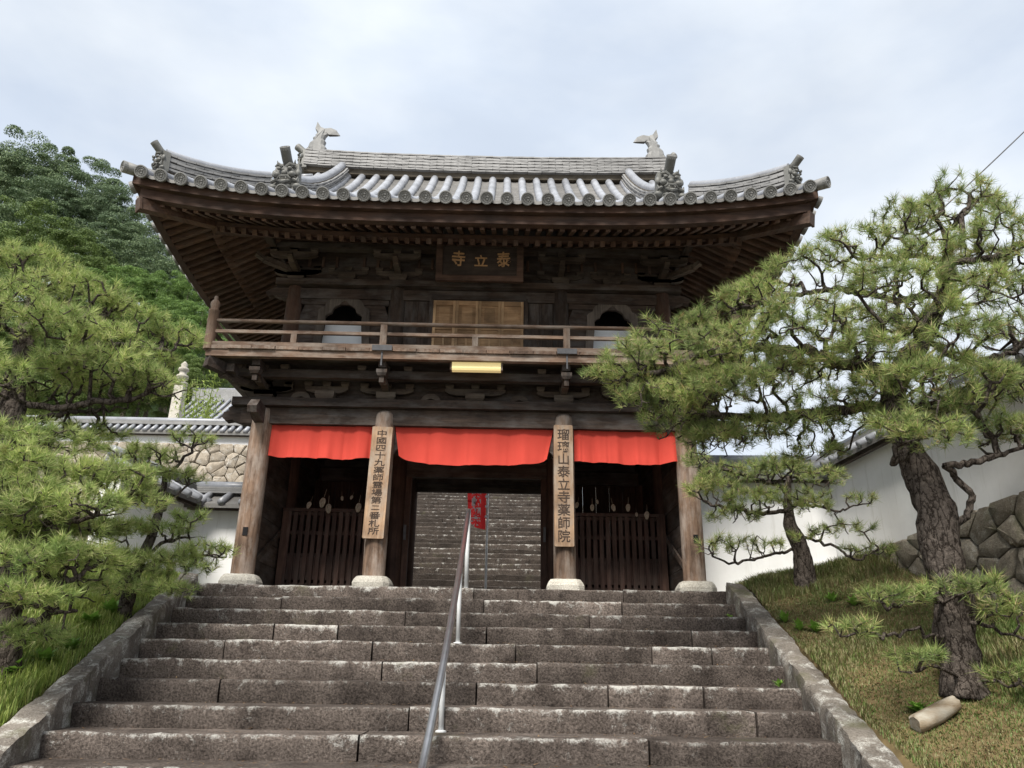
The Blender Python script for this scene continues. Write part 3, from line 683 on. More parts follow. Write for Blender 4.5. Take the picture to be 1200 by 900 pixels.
for sx in (-1, 1):
    cx = sx*2.27; zb = 3.98; x0, x1 = cx-.74, cx+.74; zt = 4.80
    inn = kato(cx, zb); n = len(inn)
    # planked wall round the opening: map each outline point outwards to the frame of the bay
    out = []
    for i, (a, b) in enumerate(inn):
        t = i/(n-1)
        if b < zb+.55: out.append((x1 if a > cx else x0, b))
        else:
            f = (a-cx)/.30; out.append((cx+max(-1, min(1, f))*.74, zt))
    out[0] = (x1, zb); out[-1] = (x0, zb)
    wl = part('window_wall', upst)
    ring_between(out, inn, UY-.03, UY+.03).build('wall_panel', 'dark_x', wl)
    MB().box(x0, x1, UY-.028, UY+.028, 3.62, zb).build('wall_panel', 'dark_x', wl)
    win = ring_between(kato(cx, zb, 1, .12), kato(cx, zb, 1, -.005), UY-.062, UY-.03); win.build('window_frame', 'window_frame', wl)
    MB().box(cx-.62, cx+.62, UY+.62, UY+.66, 3.5, 5.0).build('dark_screen', 'black', wl)  # near-black sheet: its colour stands in for the shade inside the room
    b = MB(); b.add([(cx-.42, UY+.10, 3.66), (cx+.42, UY+.10, 3.66), (cx+.36, UY+.16, 4.46), (cx-.36, UY+.16, 4.46), (cx-.42, UY+.12, 3.66), (cx+.42, UY+.12, 3.66), (cx+.36, UY+.18, 4.46), (cx-.36, UY+.18, 4.46)], [(0,1,2,3),(7,6,5,4),(0,4,5,1),(1,5,6,2),(2,6,7,3),(3,7,4,0)])
    b.build('white_board', 'white', wl)
    MB().box(x0, x1, UY-.05, UY+.0, 4.70, 4.795).build('head_rail', 'dark_x', upst)
# plank panels beside the doors and the four door leaves
for sx in (-1, 1):
    for k in range(2): MB().box(*sorted((sx*(.80+k*.23), sx*(1.025+k*.23))), UY-.03, UY+.01, 3.62, 4.80).build('wall_plank', 'dark_z', upst)
    MB().box(sx*.80-.035, sx*.80+.035, UY-.09, UY+.03, 3.5, 4.86).build('door_jamb', 'dark_z', upst)
for k in range(4):
    lf = part('door_leaf', upst); x0 = -.765+k*.3825; x1 = x0+.378; yb = UY-.06; zb, zt = 3.55, 4.80
    for a, b in ((x0, x0+.045), (x1-.045, x1)): MB().box(a, b, yb-.03, yb+.01, zb, zt).build('stile', 'door', lf)
    for z0, z1 in ((zb, zb+.06), (3.78, 3.83), (4.14, 4.19), (4.265, 4.31), (4.715, zt)): MB().box(x0+.0455, x1-.0455, yb-.028, yb+.01, z0, z1).build('rail', 'door_panel', lf)
    MB().box(x0+.172, x0+.206, yb-.026, yb+.01, 3.83, 4.14).build('muntin', 'door', lf)
    MB().box(x0+.0455, x1-.0455, yb-.008, yb+.008, zb+.06, zt-.085).build('panel', 'door_panel', lf)
    MB().box(x0+.10, x1-.10, yb-.014, yb-.0085, 4.35, 4.68).build('raised_panel', 'door_panel', lf)
MB().box(-.80, .80, UY-.10, UY+.03, 4.82, 4.90).build('door_head', 'dark_x', upst)
# roof bracket tier
rb = part('roof_bracket_tier')
for x in UX: bracket(x, UY, 5.13, rb, 1, hw=.40, h=.10, bb=.13, sb=.06)
for x in (-2.27, 0, 2.27): bracket(x, UY, 5.13, rb, 0, hw=.34, h=.10, bb=.13, sb=.06)
for sx in (-1, 1):
    bracket(sx*3.14, UY, 5.132, rb, 1, fwd=(sx, -1), side=False, h=.098, bb=.13, sb=.06)
    for y in (1.9, 3.4): bracket(sx*3.14, y, 5.13, rb, 1, fwd=(sx, 0), side=False, h=.10, bb=.13, sb=.06)
MB().box(-3.3, 3.3, UY-.02, UY+.04, 5.13, 5.86).build('frieze_board', 'dark_x', rb)
for k in range(26):   # narrow upright slats of the bracket-level frieze
    x = -2.95+k*.236
    if min(abs(x-u) for u in (*UX, -2.27, 0, 2.27)) > .12: MB().box(x-.022, x+.022, UY-.05, UY-.021, 5.42, 5.62).build('frieze_slat', 'eave_z', rb)
MB().box(-3.9, 3.9, UY-.41, UY-.27, 5.58, 5.69).build('eave_purlin', 'dark_x', rb)
for sx in (-1, 1): MB().box(sx*3.5-.07, sx*3.5+.07, -.45, 4.3, 5.583, 5.693).build('eave_purlin', 'dark_y', rb)

# ---------------- eaves and roof
A, F0, YC = 5.10, -1.9, 1.9
P0 = 5.37
def prof(m): return P0 + .52*m + .0744*m*m
def lift(c, m): return .36*max(0, 1-c/4.6)**2.9*max(0, 1-m/3.2)
def SF(x, m, dz=0): return Vector((x, F0+m, prof(m)+lift(A-abs(x), m)+dz))
def SS(sx, y, m, dz=0): return Vector((sx*(A-m), y, prof(m)+lift(min(y-F0, 2*YC-F0-y), m)+dz))
eav = part('eaves')
def gz(m): return .48*(min(m, .95)-.25) + .56*max(0, m-.95)
def eave_z(c, m): return P0 + lift(max(c, 0), m) - .31
def sweep_rect(name, mat, f, ts, parent):
    """f(t) gives the four corners of the section at t."""
    vs = []; 
    for t in ts: vs += list(f(t))
    n = len(ts); fs = [(i*4+j, i*4+(j+1) % 4, (i+1)*4+(j+1) % 4, (i+1)*4+j) for i in range(n-1) for j in range(4)] + [(3, 2, 1, 0), tuple(n*4-4+j for j in range(4))]
    return MB().add(vs, fs).build(name, mat, parent)
def side_map(kind, sx):
    """(along, inward m) -> x, y for the four eaves."""
    if kind == 'f': return lambda t, m: (t, F0+m)
    if kind == 'b': return lambda t, m: (t, 2*YC-F0-m)
    return lambda t, m: (sx*(A-m), YC+t)
for kind, sx in (('f', 0), ('s', -1), ('s', 1), ('b', 0)):
    mp_ = side_map(kind, sx); HW = A if kind != 's' else YC-F0
    ts = [HW*math.sin(q*math.pi/2) for q in np.linspace(-1, 1, 33)]
    def rect(m0, m1, d0, d1):
        def f(t):
            k = max(-1, min(1, t/HW)); c = HW-abs(t)
            o = []
            for m, d in ((m0, d0), (m1, d0), (m1, d1), (m0, d1)):
                tt = max(-(HW-m), min(HW-m, t)); x, y = mp_(tt, m); o.append((x, y, P0+lift(c, 0)+d))
            return o
        return f
    ax = 'x' if kind != 's' else 'y'
    sweep_rect('eave_board', 'fascia_'+ax, rect(.035, .16, -.165, -.03), ts, eav)
    sweep_rect('fascia_board', 'fascia_'+ax, rect(.13, .25, -.31, -.168), ts, eav)
    def kf(t):
        c = HW-abs(t); o = []
        for m, d in ((.90, .18), (.98, .18), (.98, .27), (.90, .27)):
            tt = max(-(HW-m), min(HW-m, t)); x, y = mp_(tt, m); o.append((x, y, eave_z(c, .5)+d))
        return o
    sweep_rect('eave_support_board', 'eave_'+ax, kf, [t for t in ts if abs(t) < HW-.85], eav)
    # soffit sheet above the rafters
    vs = []; ms = (.25, .95, 2.3)
    for t in ts:
        for m in ms:
            tt = max(-(HW-m), min(HW-m, t)); x, y = mp_(tt, m); vs.append((x, y, eave_z(HW-abs(t), m*.6)+.06+gz(m)+(.08 if m > 1 else 0)))
    n = len(ts); MB().add(vs, [(i*3+j, i*3+j+1, i*3+4+j, i*3+3+j) for i in range(n-1) for j in range(2)]).build('soffit', 'eave_'+ax, eav)
    if kind == 'b': continue
    nr = int(2*HW/.168)
    for i in range(nr):
        t = -HW + (i+.5)*2*HW/nr; c = HW-abs(t)
        if c < .28: continue
        wdh = .068
        m0, m1 = .252, min(c-.06, 1.02)
        if m1 > m0+.08:
            a = Vector((*mp_(t, m0), eave_z(c, 0)+.012)); b = Vector((*mp_(t, m1), eave_z(c, m1*.6)+.012+gz(m1))); MB().bar(a, b, wdh, .085).build('rafter', 'eave_'+('y' if kind != 's' else 'x'), eav)
        m0, m1 = .88, min(c-.06, 2.15)
        if m1 > m0+.08:
            a = Vector((*mp_(t, m0), eave_z(c, .5)+.13)); b = Vector((*mp_(t, m1), eave_z(c, m1*.6)+.13+.56*(m1-m0))); MB().bar(a, b, wdh+.006, .09).build('rafter', 'eave_'+('y' if kind != 's' else 'x'), eav)
for sx in (-1, 1):
    for bk in (0, 1):
        def hp(m, d):
            y = F0+m if not bk else 2*YC-F0-m; return Vector((sx*(A-m), y, eave_z(m, m*.6)+d+gz(m)))
        MB().bar(hp(.16, -.07), hp(1.05, -.09), .14, .17).build('hip_rafter', 'eave_y', eav)
        MB().bar(hp(.95, -.15), hp(2.3, -.12), .15, .19).build('hip_rafter', 'eave_y', eav)
        MB().bar(hp(.13, -.07), hp(.155, -.07), .17, .20).build('hip_rafter_cap', 'eave_y', eav)

roof = part('roof')
# decks under the tiles
def deck(fn, rows, name='roof_deck'):
    vs = []; k = len(rows[0][1])
    for m, ts in rows: vs += [fn(t, m) for t in ts]
    return MB().add(vs, [(i*k+j, i*k+j+1, (i+1)*k+j+1, (i+1)*k+j) for i in range(len(rows)-1) for j in range(k-1)]).build(name, 'pan', roof, True)
GV = 3.75
rows = [(m, np.linspace(-max(A-m, GV), max(A-m, GV), 41)) for m in np.linspace(0.02, 3.8, 20)]
deck(lambda t, m: SF(t, m, -.035), rows)
deck(lambda t, m: Vector((t, 2*YC-F0-m, prof(m)+lift(A-abs(t), m)-.035)), rows)
for sx in (-1, 1): deck(lambda t, m: SS(sx, t, m, -.035), [(m, np.linspace(F0+m, 2*YC-F0-m, 31)) for m in np.linspace(.02, 1.7, 9)])
# cover-tile rows, eave discs, pan-tile rows
def disc_mesh():
    b = MB().lathe([(.088, .0), (.090, .035), (.090, .055), (.076, .058), (.070, .048), (.058, .046), (.055, .053), (.049, .053), (.046, .044), (.001, .044)], n=20)
    for k in range(3):
        th = k*2*math.pi/3+.4; path = [(.024*math.cos(th+q*.35)*(1-.08*q), .024*math.sin(th+q*.35)*(1-.08*q), .046) for q in range(6)]
        b.tube(path, [.013, .013, .011, .008, .005, .002], 6)
    for k in range(12):
        th = k*math.pi/6; b.blob((.063*math.cos(th), .063*math.sin(th), .05), (.006, .006, .006), 5, 3)
    return b.mesh('eave_disc', M['tile_disc'], False)
DISC = disc_mesh(); SPC = .297
def disc(p, d, s=1.0, parent=roof):
    o = link('eave_disc', DISC, parent); o.location = p; o.rotation_euler = Vector(d).to_track_quat('Z', 'Y').to_euler(); o.scale = (s,)*3; return o
def cover_row(fn, m1, m0=-.05, mat='tile', r=.076):
    L_ = m1-m0; nt_ = max(1, round(L_/.29)); path = []; rad = []
    for j in range(nt_):
        a = m0+L_*j/nt_; b = m0+L_*(j+1)/nt_
        path += [fn(a+.004, .025), fn((a+b)/2, .025), fn(b, .025)]; rad += [r+.0015, r, r-.0015]
    o = MB().tube(path, rad, 10, True, None, (0, 0, 1)).build('cover_tile_row', mat, roof, True); smooth_by_angle(o.data, 70); return o
def pan_row(fn, m1, hw):
    b = MB(); nc = max(1, round(m1/.25)); us = (-1, -.6, -.2, .2, .6, 1)
    sag = [0, -.020, -.028, -.028, -.020, 0]
    for j in range(nc):
        a = m1*j/nc; c = m1*(j+1)/nc+.02
        vs = [fn(u*hw, a, s+.018) for u, s in zip(us, sag)] + [fn(u*hw, min(c, m1), s+.001) for u, s in zip(us, sag)] + [fn(u*hw, a, s-.012) for u, s in zip(us, sag)]
        fs = [(i, i+1, 7+i, 6+i) for i in range(5)] + [(12+i, 13+i, i+1, i) for i in range(5)]
        b.add(vs, fs)
    vs = [fn(u*hw, -.03, s+.02) for u, s in zip(us, sag)] + [fn(u*hw, -.03, s-.024-(.010 if abs(u) < .9 else 0)) for u, s in zip(us, sag)] + [fn(u*hw, .05, s+.02) for u, s in zip(us, sag)] + [fn(u*hw, -.005, s-.024-(.010 if abs(u) < .9 else 0)) for u, s in zip(us, sag)]
    b.add(vs, [(6+i, 7+i, i+1, i) for i in range(5)] + [(i, i+1, 13+i, 12+i) for i in range(5)] + [(18+i, 19+i, 7+i, 6+i) for i in range(5)])
    return b.build('pan_tile_row', 'pan', roof)
for i in range(-17, 17):
    x = (i+.5)*SPC; m1 = min(A-abs(x)-.02, 3.72) if abs(x) > GV-.1 else 3.72
    cover_row(lambda m, dz: SF(x, m, dz), max(m1, .12)); disc(SF(x, -.05, .022), SF(x, -.05)-SF(x, .05), 1.06)
for i in range(-16, 17):
    x = i*SPC; m1 = min(A-abs(x)-.02, 3.72) if abs(x) > GV-.1 else 3.72
    pan_row(lambda u, m, dz: SF(x+u, m, dz), max(m1, .1), SPC/2-.055)
ns = int((2*(YC-F0))/SPC)
for sx in (-1, 1):
    for i in range(ns):
        y = F0+.15+(i+.5)*(2*(YC-F0)-.3)/ns; c = min(y-F0, 2*YC-F0-y); m1 = min(c, 1.62)
        if m1 < .12: continue
        cover_row(lambda m, dz: SS(sx, y, m, dz), m1); disc(SS(sx, y, -.05, .022), SS(sx, y, -.05)-SS(sx, y, .05), 1.06)
        if i: yy_ = y-.5*(2*(YC-F0)-.3)/ns; pan_row(lambda u, m, dz: SS(sx, yy_+u, m, dz), m1, SPC/2-.06)
# gable ends
for sx in (-1, 1):
    x = sx*3.45; pts = [(YC-2.15, prof(1.62))] + [(F0+m, prof(m)-.10) for m in np.linspace(1.8, 3.8, 8)] + [(2*YC-F0-m, prof(m)-.10) for m in np.linspace(3.7, 1.8, 8)] + [(YC+2.15, prof(1.62))]
    MB().prism(pts, x-.03, x+.03, 'x').build('gable_board', 'dark_z', roof)
    for d in (0, 1):
        for m in np.linspace(1.4, 3.4, 6):
            pass
        tsg = np.linspace(1.35, 3.8, 12)
        sweep_rect('barge_board', 'eave_y', lambda m: [(sx*xx, (F0+m if not d else 2*YC-F0-m), prof(m)+zz) for xx, zz in ((3.66, -.32), (3.73, -.32), (3.73, -.05), (3.66, -.05))], tsg, roof)
# stacked ridges
def stack(path, wd, n, ch, capr, name='ridge_course', jit=.006, taper=.9, seg=2, lean=None):
    """Courses of flat tiles laid along a path, with a round cap on top; returns height."""
    r = random.Random(len(path)*31+n); P = [Vector(p) for p in path]
    for c in range(n):
        b = MB(); hw = wd/2*(1-(1-taper)*c/n) + (.012 if c % 2 else 0)
        i = 0 if c % 2 == 0 else -1
        while i < len(P)-1:
            i0, i1 = max(i, 0), min(i+seg, len(P)-1); i += seg
            if i1 <= i0: continue
            a, e = P[i0], P[i1]; d = e-a; d.z = 0; d.normalize(); s = Vector((d.y, -d.x, 0)); j = r.uniform(-jit, jit); k = r.uniform(-jit, jit)
            vs = []
            for q in range(i0, i1+1):
                p = P[q]; sagz = -.006 if i0 < q < i1 else .0
                for sd_, zz in ((-hw, 0), (hw, 0), (hw, ch*.72), (-hw, ch*.72)): vs.append(p + s*(sd_+(j if sd_ > 0 else -j)) + Vector((0, 0, c*ch+zz+k+sagz)) + (d*.003 if q == i0 else (-d*.003 if q == i1 else d*0)))
            m = i1-i0+1; b.add(vs, [(u*4+v, u*4+(v+1) % 4, (u+1)*4+(v+1) % 4, (u+1)*4+v) for u in range(m-1) for v in range(4)] + [(3, 2, 1, 0), tuple(m*4-4+v for v in range(4))])
        b.build(name, 'ridge', roof)
    core = MB(); vs = []
    for q, p in enumerate(P):
        d = P[min(q+1, len(P)-1)]-P[max(q-1, 0)]; d.z = 0; d.normalize(); s = Vector((d.y, -d.x, 0)); hw = wd*taper/2-.035
        for sd_, zz in ((-hw, -.12), (hw, -.12), (hw, n*ch), (-hw, n*ch)): vs.append(p+s*sd_+Vector((0, 0, zz)))
    m = len(P); core.add(vs, [(u*4+v, u*4+(v+1) % 4, (u+1)*4+(v+1) % 4, (u+1)*4+v) for u in range(m-1) for v in range(4)] + [(3, 2, 1, 0), tuple(m*4-4+v for v in range(4))]); core.build('ridge_core', 'joint', roof)
    cp = [p+Vector((0, 0, n*ch+capr*.35)) for p in P]; o = MB().tube(cp, capr, 12, True, None, (0, 0, 1)).build('ridge_cap', 'tile', roof, True); smooth_by_angle(o.data, 60)
    return n*ch+capr*1.3
RL = 3.72; NRC, RCH = 10, .041
rpath = [(x, YC, 8.46 + .09*(abs(x)/RL)**2.3) for x in np.linspace(-RL, RL, 53)]
RH = stack(rpath, .46, NRC, RCH, .085, jit=.005, taper=.78)
def oni(parent, loc, rz, s=1.0, name='demon_ridge_tile', cyl=True, tilt=0):
    """Ridge-end tile with a scowling horned face, facing local -y, with a round tile projecting above."""
    o = part(name, parent); o.location = loc; o.rotation_euler = (tilt, 0, rz); o.scale = (s,)*3
    b = MB(); pl = [(-.23, 0), (.23, 0), (.225, .14), (.205, .26), (.20, .40), (.19, .47), (.12, .50), (-.12, .50), (-.19, .47), (-.20, .40), (-.205, .26), (-.225, .14)]
    b.prism(pl, -.02, .10)
    b.blob((0, -.02, .26), (.15, .08, .20)); b.blob((0, -.10, .26), (.05, .05, .05)); 
    for q in (-1, 1):
        b.blob((q*.085, -.12, .335), (.04, .03, .03)); b.tube([(q*.03, -.13, .36), (q*.09, -.14, .40), (q*.17, -.09, .40)], [.022, .03, .012], 6)
        b.tube([(q*.10, -.04, .42), (q*.14, -.07, .46), (q*.15, -.09, .51)], [.03, .02, .004], 6)
        b.blob((q*.125, -.09, .24), (.06, .05, .05)); b.tube([(q*.14, -.06, .16), (q*.21, -.07, .12), (q*.22, -.06, .20)], [.03, .03, .01], 6)
        b.tube([(q*.045, -.13, .17), (q*.05, -.145, .125)], [.014, .003], 5); b.blob((q*.2, -.03, .05), (.07, .05, .05)); b.blob((q*.19, -.03, .30), (.05, .04, .07))
    b.tube([(-.11, -.10, .15), (-.06, -.13, .185), (0, -.14, .175), (.06, -.13, .185), (.11, -.10, .15)], [.015, .02, .022, .02, .015], 6)
    b.tube([(-.10, -.09, .13), (0, -.12, .085), (.10, -.09, .13)], [.015, .03, .015], 6); b.blob((0, -.03, .05), (.12, .06, .05))
    m = b.build('face_plate', 'oni', o, True); smooth_by_angle(m.data, 50)
    if cyl:
        t = MB().tube([(0, .08, .46), (0, -.06, .54), (0, -.19, .66)], [.08, .08, .082], 14).build('projecting_round_tile', 'oni', o, True); smooth_by_angle(t.data, 50)
        dd = link('eave_disc', DISC, o); dd.location = (0, -.175, .646); dd.rotation_euler = Vector((0, -.73, .68)).to_track_quat('Z', 'Y').to_euler(); dd.scale = (.92,)*3
    return o
KX = 2.93
for sx in (-1, 1):
    for bk in (0, 1):
        pts = []
        for m in np.linspace(.42, 3.6, 17):
            p = SF(sx*KX, m, .07); 
            if bk: p.y = 2*YC-p.y
            pts.append(p)
        stack(pts, .30, 5, .045, .085, jit=.004, taper=.85)
        if not bk: oni(roof, SF(sx*KX, .36, .09), sx*.12, .95)
        # descending corner ridge on the hip
        hp_ = []
        for m in np.linspace(.30, 1.5, 13):
            p = SF(sx*(A-m), m, .05+.14*(1-m/1.5)**2)
            if bk: p.y = 2*YC-p.y
            hp_.append(p)
        hh = stack(hp_, .26, 6, .05, .08, jit=.004, taper=.85)
        if not bk:
            oni(roof, SF(sx*(A-.27), .27, .09), sx*math.pi/4, .74, tilt=0)
            tip = [SF(sx*(A-m), m, .04) for m in (.35, .2, .05, -.05)]
            MB().tube(tip, [.085, .085, .085, .088], 12).build('corner_tip_tile', 'tile_disc', roof, True)
            dd = disc(tip[-1], tip[-1]-tip[-2])
    # verge tiles along the gable edge of the main roof
    for m in np.linspace(1.5, 3.6, 8):
        MB().tube([SF(sx*3.50, m, .05), SF(sx*3.83, m, .03)], .06, 8).build('verge_tile', 'tile', roof, True)
    oni(roof, Vector((sx*(RL+.03), YC, 8.46+.02)), sx*math.pi/2, .95)
# fish-tailed finials on the ridge ends
def fish(sx):
    o = part('fish_finial', roof)
    out = [(-.20, 0), (-.23, .10), (-.21, .20), (-.13, .27), (-.15, .33), (-.09, .36), (-.11, .43), (-.07, .47), (-.12, .57), (-.09, .74), (-.01, .61), (.08, .57), (.20, .59), (.33, .53), (.41, .42), (.29, .47), (.18, .45), (.12, .39), (.09, .29), (.13, .24), (.11, .15), (.16, .08), (.15, 0)]
    b = MB(); n = len(out); cx = sum(p[0] for p in out)/n; cz = sum(p[1] for p in out)/n
    axis = lambda z: -.02 + .05*max(0, z-.35)
    layers = [(-.085, .45), (-.06, .85), (-.02, 1.0), (.02, 1.0), (.06, .85), (.085, .45)]
    vs = []
    for y, f in layers:
        for a, z in out:
            thin = 1 if z < .4 else .45
            ax_ = axis(z) if z < .5 else a
            vs.append((-sx*(ax_+(a-ax_)*f), YC+y*thin, z+8.46+.09+NRC*RCH+.05))
    for i in range(5): b.add([], []) 
    fs = [(i*n+j, i*n+(j+1) % n, (i+1)*n+(j+1) % n, (i+1)*n+j) for i in range(5) for j in range(n)] + [tuple(range(n)), tuple(5*n+j for j in range(n-1, -1, -1))]
    b.add(vs, fs); me = b.build('fish_body', 'oni_pale', o); me.location = (sx*(RL-.22), 0, 0)
    h = MB(); h.blob((-sx*-.16, YC, 8.67+.30), (.10, .09, .09)); h.blob((-sx*-.2, YC-.06, 8.67+.36), (.04, .035, .05)); h.blob((-sx*-.14, YC+.06, 8.67+.36), (.04, .035, .05)); q = h.build('fish_head', 'oni', o, True); q.location = (sx*(RL-.22), 0, 0)
fish(-1); fish(1)

# ================================================================ THINGS ON AND IN THE GATE
def curtain(label, x0, x1, zt, zb, droop, seed, ends=(0, 0), y=11.52):
    """A hanging cloth gathered on a cord; slight folds; optional pulled-up ends."""
    n, m = 90, 14; r = random.Random(seed); ph = [r.uniform(0, 6) for _ in range(6)]; vs = []
    for j in range(m+1):
        v = j/m
        for i in range(n+1):
            u = i/n; x = x0+(x1-x0)*u
            e = ends[0]*math.exp(-u*14)+ends[1]*math.exp(-(1-u)*14)
            x += (ends[0]*math.exp(-u*10)-ends[1]*math.exp(-(1-u)*10))*v*.9
            hgt = (zt-zb)*(1-e) + droop*math.sin(math.pi*u)*1.0 + .012*math.sin(u*9+ph[0])
            top = zt - .015*math.sin(math.pi*u)*1.2
            f = .006*math.sin(u*70+ph[5]) + .02*math.exp(-((u*5+ph[0]) % 1.25-.6)**2/.004) + .020*math.sin(u*21+ph[1]+.5*v)+.014*math.sin(u*37+ph[2]-v)+.012*math.sin(u*8+ph[3])+.02*max(0, math.sin(u*5+ph[4]))**8
            vs.append((x, y-.02+f*(.30+.75*v)-.03*v, top-hgt*v))
    b = MB().add(vs, [(j*(n+1)+i, (j+1)*(n+1)+i, (j+1)*(n+1)+i+1, j*(n+1)+i+1) for j in range(m) for i in range(n)])
    c = tag(empty('red_curtain', ((x0+x1)/2, y, zb)), label, 'curtain', 'red curtains across the gate bays')
    o = b.build('cloth', 'red', c, True); o.location = (-(x0+x1)/2, -y, -zb)
    k = MB().tube([(x0-.05, y, zt+.005), ((x0+x1)/2, y, zt-.012), (x1+.05, y, zt+.005)], .008, 6).build('cord', 'dark_x', c); k.location = o.location
curtain('red cloth curtain over the slatted bay nearest the rubble terrace wall', -3.58, -1.98, 2.47, 1.97, .03, 1)
curtain('wide red cloth curtain drooping over the central passage', -1.67, .80, 2.47, 1.93, .055, 2, (.10, .12))
curtain('red cloth curtain over the slatted bay half hidden by pine boughs', 1.10, 2.72, 2.47, 1.97, .03, 3)

def sign(label, body, cx, wd, zb, zt, lean, size, y=11.29):
    root = tag(empty('wooden_sign_board', (cx, y, zb)), label, 'sign', 'upright sign boards on the gate columns')
    root.rotation_euler = (0, lean, 0)
    h = zt-zb; b = MB(); c = .012
    b.prism([(-wd/2+c, 0), (wd/2-c, 0), (wd/2, c), (wd/2, h-c), (wd/2-c, h), (-wd/2+c, h), (-wd/2, h-c), (-wd/2, c)], 0, .055)
    b.build('board', 'sign_wood', root)
    n = len(body); st = h*.94/n
    for k, ch in enumerate(body):
        me = text_mesh(ch, 1.0, M['ink'], .008, .003); xs_ = [v.co.x for v in me.vertices]; ys_ = [v.co.y for v in me.vertices]
        fx = wd*.62/.92*(1 if max(xs_)-min(xs_) > .3 else .8); fz = st*.90/.92*(1 if ch != '二' else .8); f = min(fx, fz*1.5)
        t = link('character', me, root); t.rotation_euler = (math.pi/2, 0, 0); t.scale = (f, fz, .4)
        t.location = (-(max(xs_)+min(xs_))/2*f, -.003, h*.97-st*(k+.5)-(max(ys_)+min(ys_))/2*fz)
sign('weathered tan sign board with long vertical inscription on a passage column', '中國四十九薬師霊場第二番札所', -1.855, .31, .70, 2.40, .014, .145)
sign('newer orange-brown sign board with nine larger characters on a passage column', '瑠璃山泰立寺薬師院', .935, .29, .63, 2.48, 0.0, .205)

pq = tag(empty('name_plaque', (GX+.01, 11.44, 5.0)), 'dark framed temple name plaque with three gold characters above the doors', 'plaque'); pq.rotation_euler = (.20, 0, 0)
MB().box(-.62, .62, -.02, .03, .09, .62).build('board', 'plaque', pq)
for a, b_, c_, d_ in ((-.73, .73, .0, .095), (-.73, .73, .615, .71)): MB().box(a, b_, -.07, .035, c_, d_).build('frame', 'plaque_frame', pq)
for a in (-1, 1): MB().box(min(a*.62, a*.728), max(a*.62, a*.728), -.068, .034, .0955, .6145).build('frame', 'plaque_frame', pq)
for i, ch in enumerate('寺立泰'):
    me = text_mesh(ch, .25, M['gold'], .004, .006); t = link('gold_character', me, pq); t.rotation_euler = (math.pi/2, .06*(1-i), 0); t.location = (-.36+i*.38, -.028, .35+(-.01 if i == 1 else .02)); t.scale = (.95, 1.12 if i != 1 else .85, 1)

lp = tag(empty('balcony_lamp', (GX+.03, 10.86, 3.17)), 'pale yellow lit tube lamp slung under the balcony', 'lamp')
b = MB(); b.prism([(-.05, .0), (.05, 0), (.065, .03), (.055, .13), (-.055, .13), (-.065, .03)], -.37, .37, 'x'); b.build('lamp_cover', 'lamp', lp)
MB().box(-.41, .41, -.05, .05, .131, .165).build('lamp_housing', 'rail_x', lp)
for q in (-1, 1): MB().box(q*.385-.012, q*.385+.012, -.06, .06, .0, .13).build('end_cap', 'rail_x', lp)

# slatted fences in the side bays
def fence(label, x0, x1, y=13.0):
    root = tag(empty('slatted_fence', ((x0+x1)/2, y, 0)), label, 'fence', 'slatted fences in the side bays'); hw = (x1-x0)/2; n = int(2*hw/.105)
    for i in range(n):
        x = -hw+.06+i*(2*hw-.12)/(n-1); q = random.uniform(-.01, .01)
        MB().box(x-.034, x+.034, -.02+q*.3, .018+q*.3, .03, 1.40+q).build('slat', 'slat', root)
    for z, h in ((1.345, .05), (1.02, .06), (.66, .05), (.10, .06)): MB().box(-hw, hw, .02, .06, z, z+h).build('cross_rail', 'slat', root)
    for z0, z1 in ((.16, .23), (.28, .655)): MB().box(-hw, hw, .024, .045, z0, z1).build('kick_board', 'slat', root)
    for q in (-1, 1): MB().box(q*hw-.05, q*hw+.05, -.03, .06, 0, 1.45).build('fence_post', 'column_dark', root)
    MB().box(-hw-.05, hw+.05, -.035, .065, 1.40, 1.455).build('top_rail', 'slat', root)
fence('dark slatted fence in the bay nearest the rubble terrace wall', -3.62, -1.98)
fence('dark slatted fence in the bay half behind the pine boughs', 1.10, 2.74)
# straw sandals hung on the fences
def sandal(px, py, s, rz, bay):
    p = at(px, py, 12.93); o = tag(empty('straw_sandal', p, rz), 'pale straw sandal hung as an offering on the slatted fence ' + bay, 'sandal', 'straw sandals on the fences')
    o.rotation_euler = (random.uniform(-.2, .2), random.uniform(-.35, .35), rz); o.scale = (s*.82,)*3
    outl = [(.055*math.cos(t)*(1.1 if math.sin(t) > 0 else .9), .095*math.sin(t)) for t in np.linspace(0, 2*math.pi, 15)[:-1]]
    MB().prism(outl, -.012, .012).build('sole', 'straw', o)
    MB().tube([(-.045, -.01, -.03), (-.02, -.03, .02), (0, -.035, .06), (.02, -.03, .02), (.045, -.01, -.03)], .008, 6).build('thong', 'straw', o)
    MB().tube([(0, 0, .11), (.005, .0, .18), (0, .02, .26)], .004, 5).build('hanging_cord', 'straw', o)
A_, B_ = 'nearest the rubble terrace', 'half behind the pine'
for px, py, s in ((362, 592, .8), (378, 589, 1.1), (385, 596, 1.1), (401, 584, .55), (412, 583, .5), (420, 595, 1.05)): sandal(px, py, s, random.uniform(-.5, .5), A_)
for px, py, s in ((676, 592, .7), (694, 595, .75), (700, 588, .5), (719, 595, .8), (736, 595, .85), (758, 604, .9), (746, 603, .5)): sandal(px, py, s, random.uniform(-.5, .5), B_)

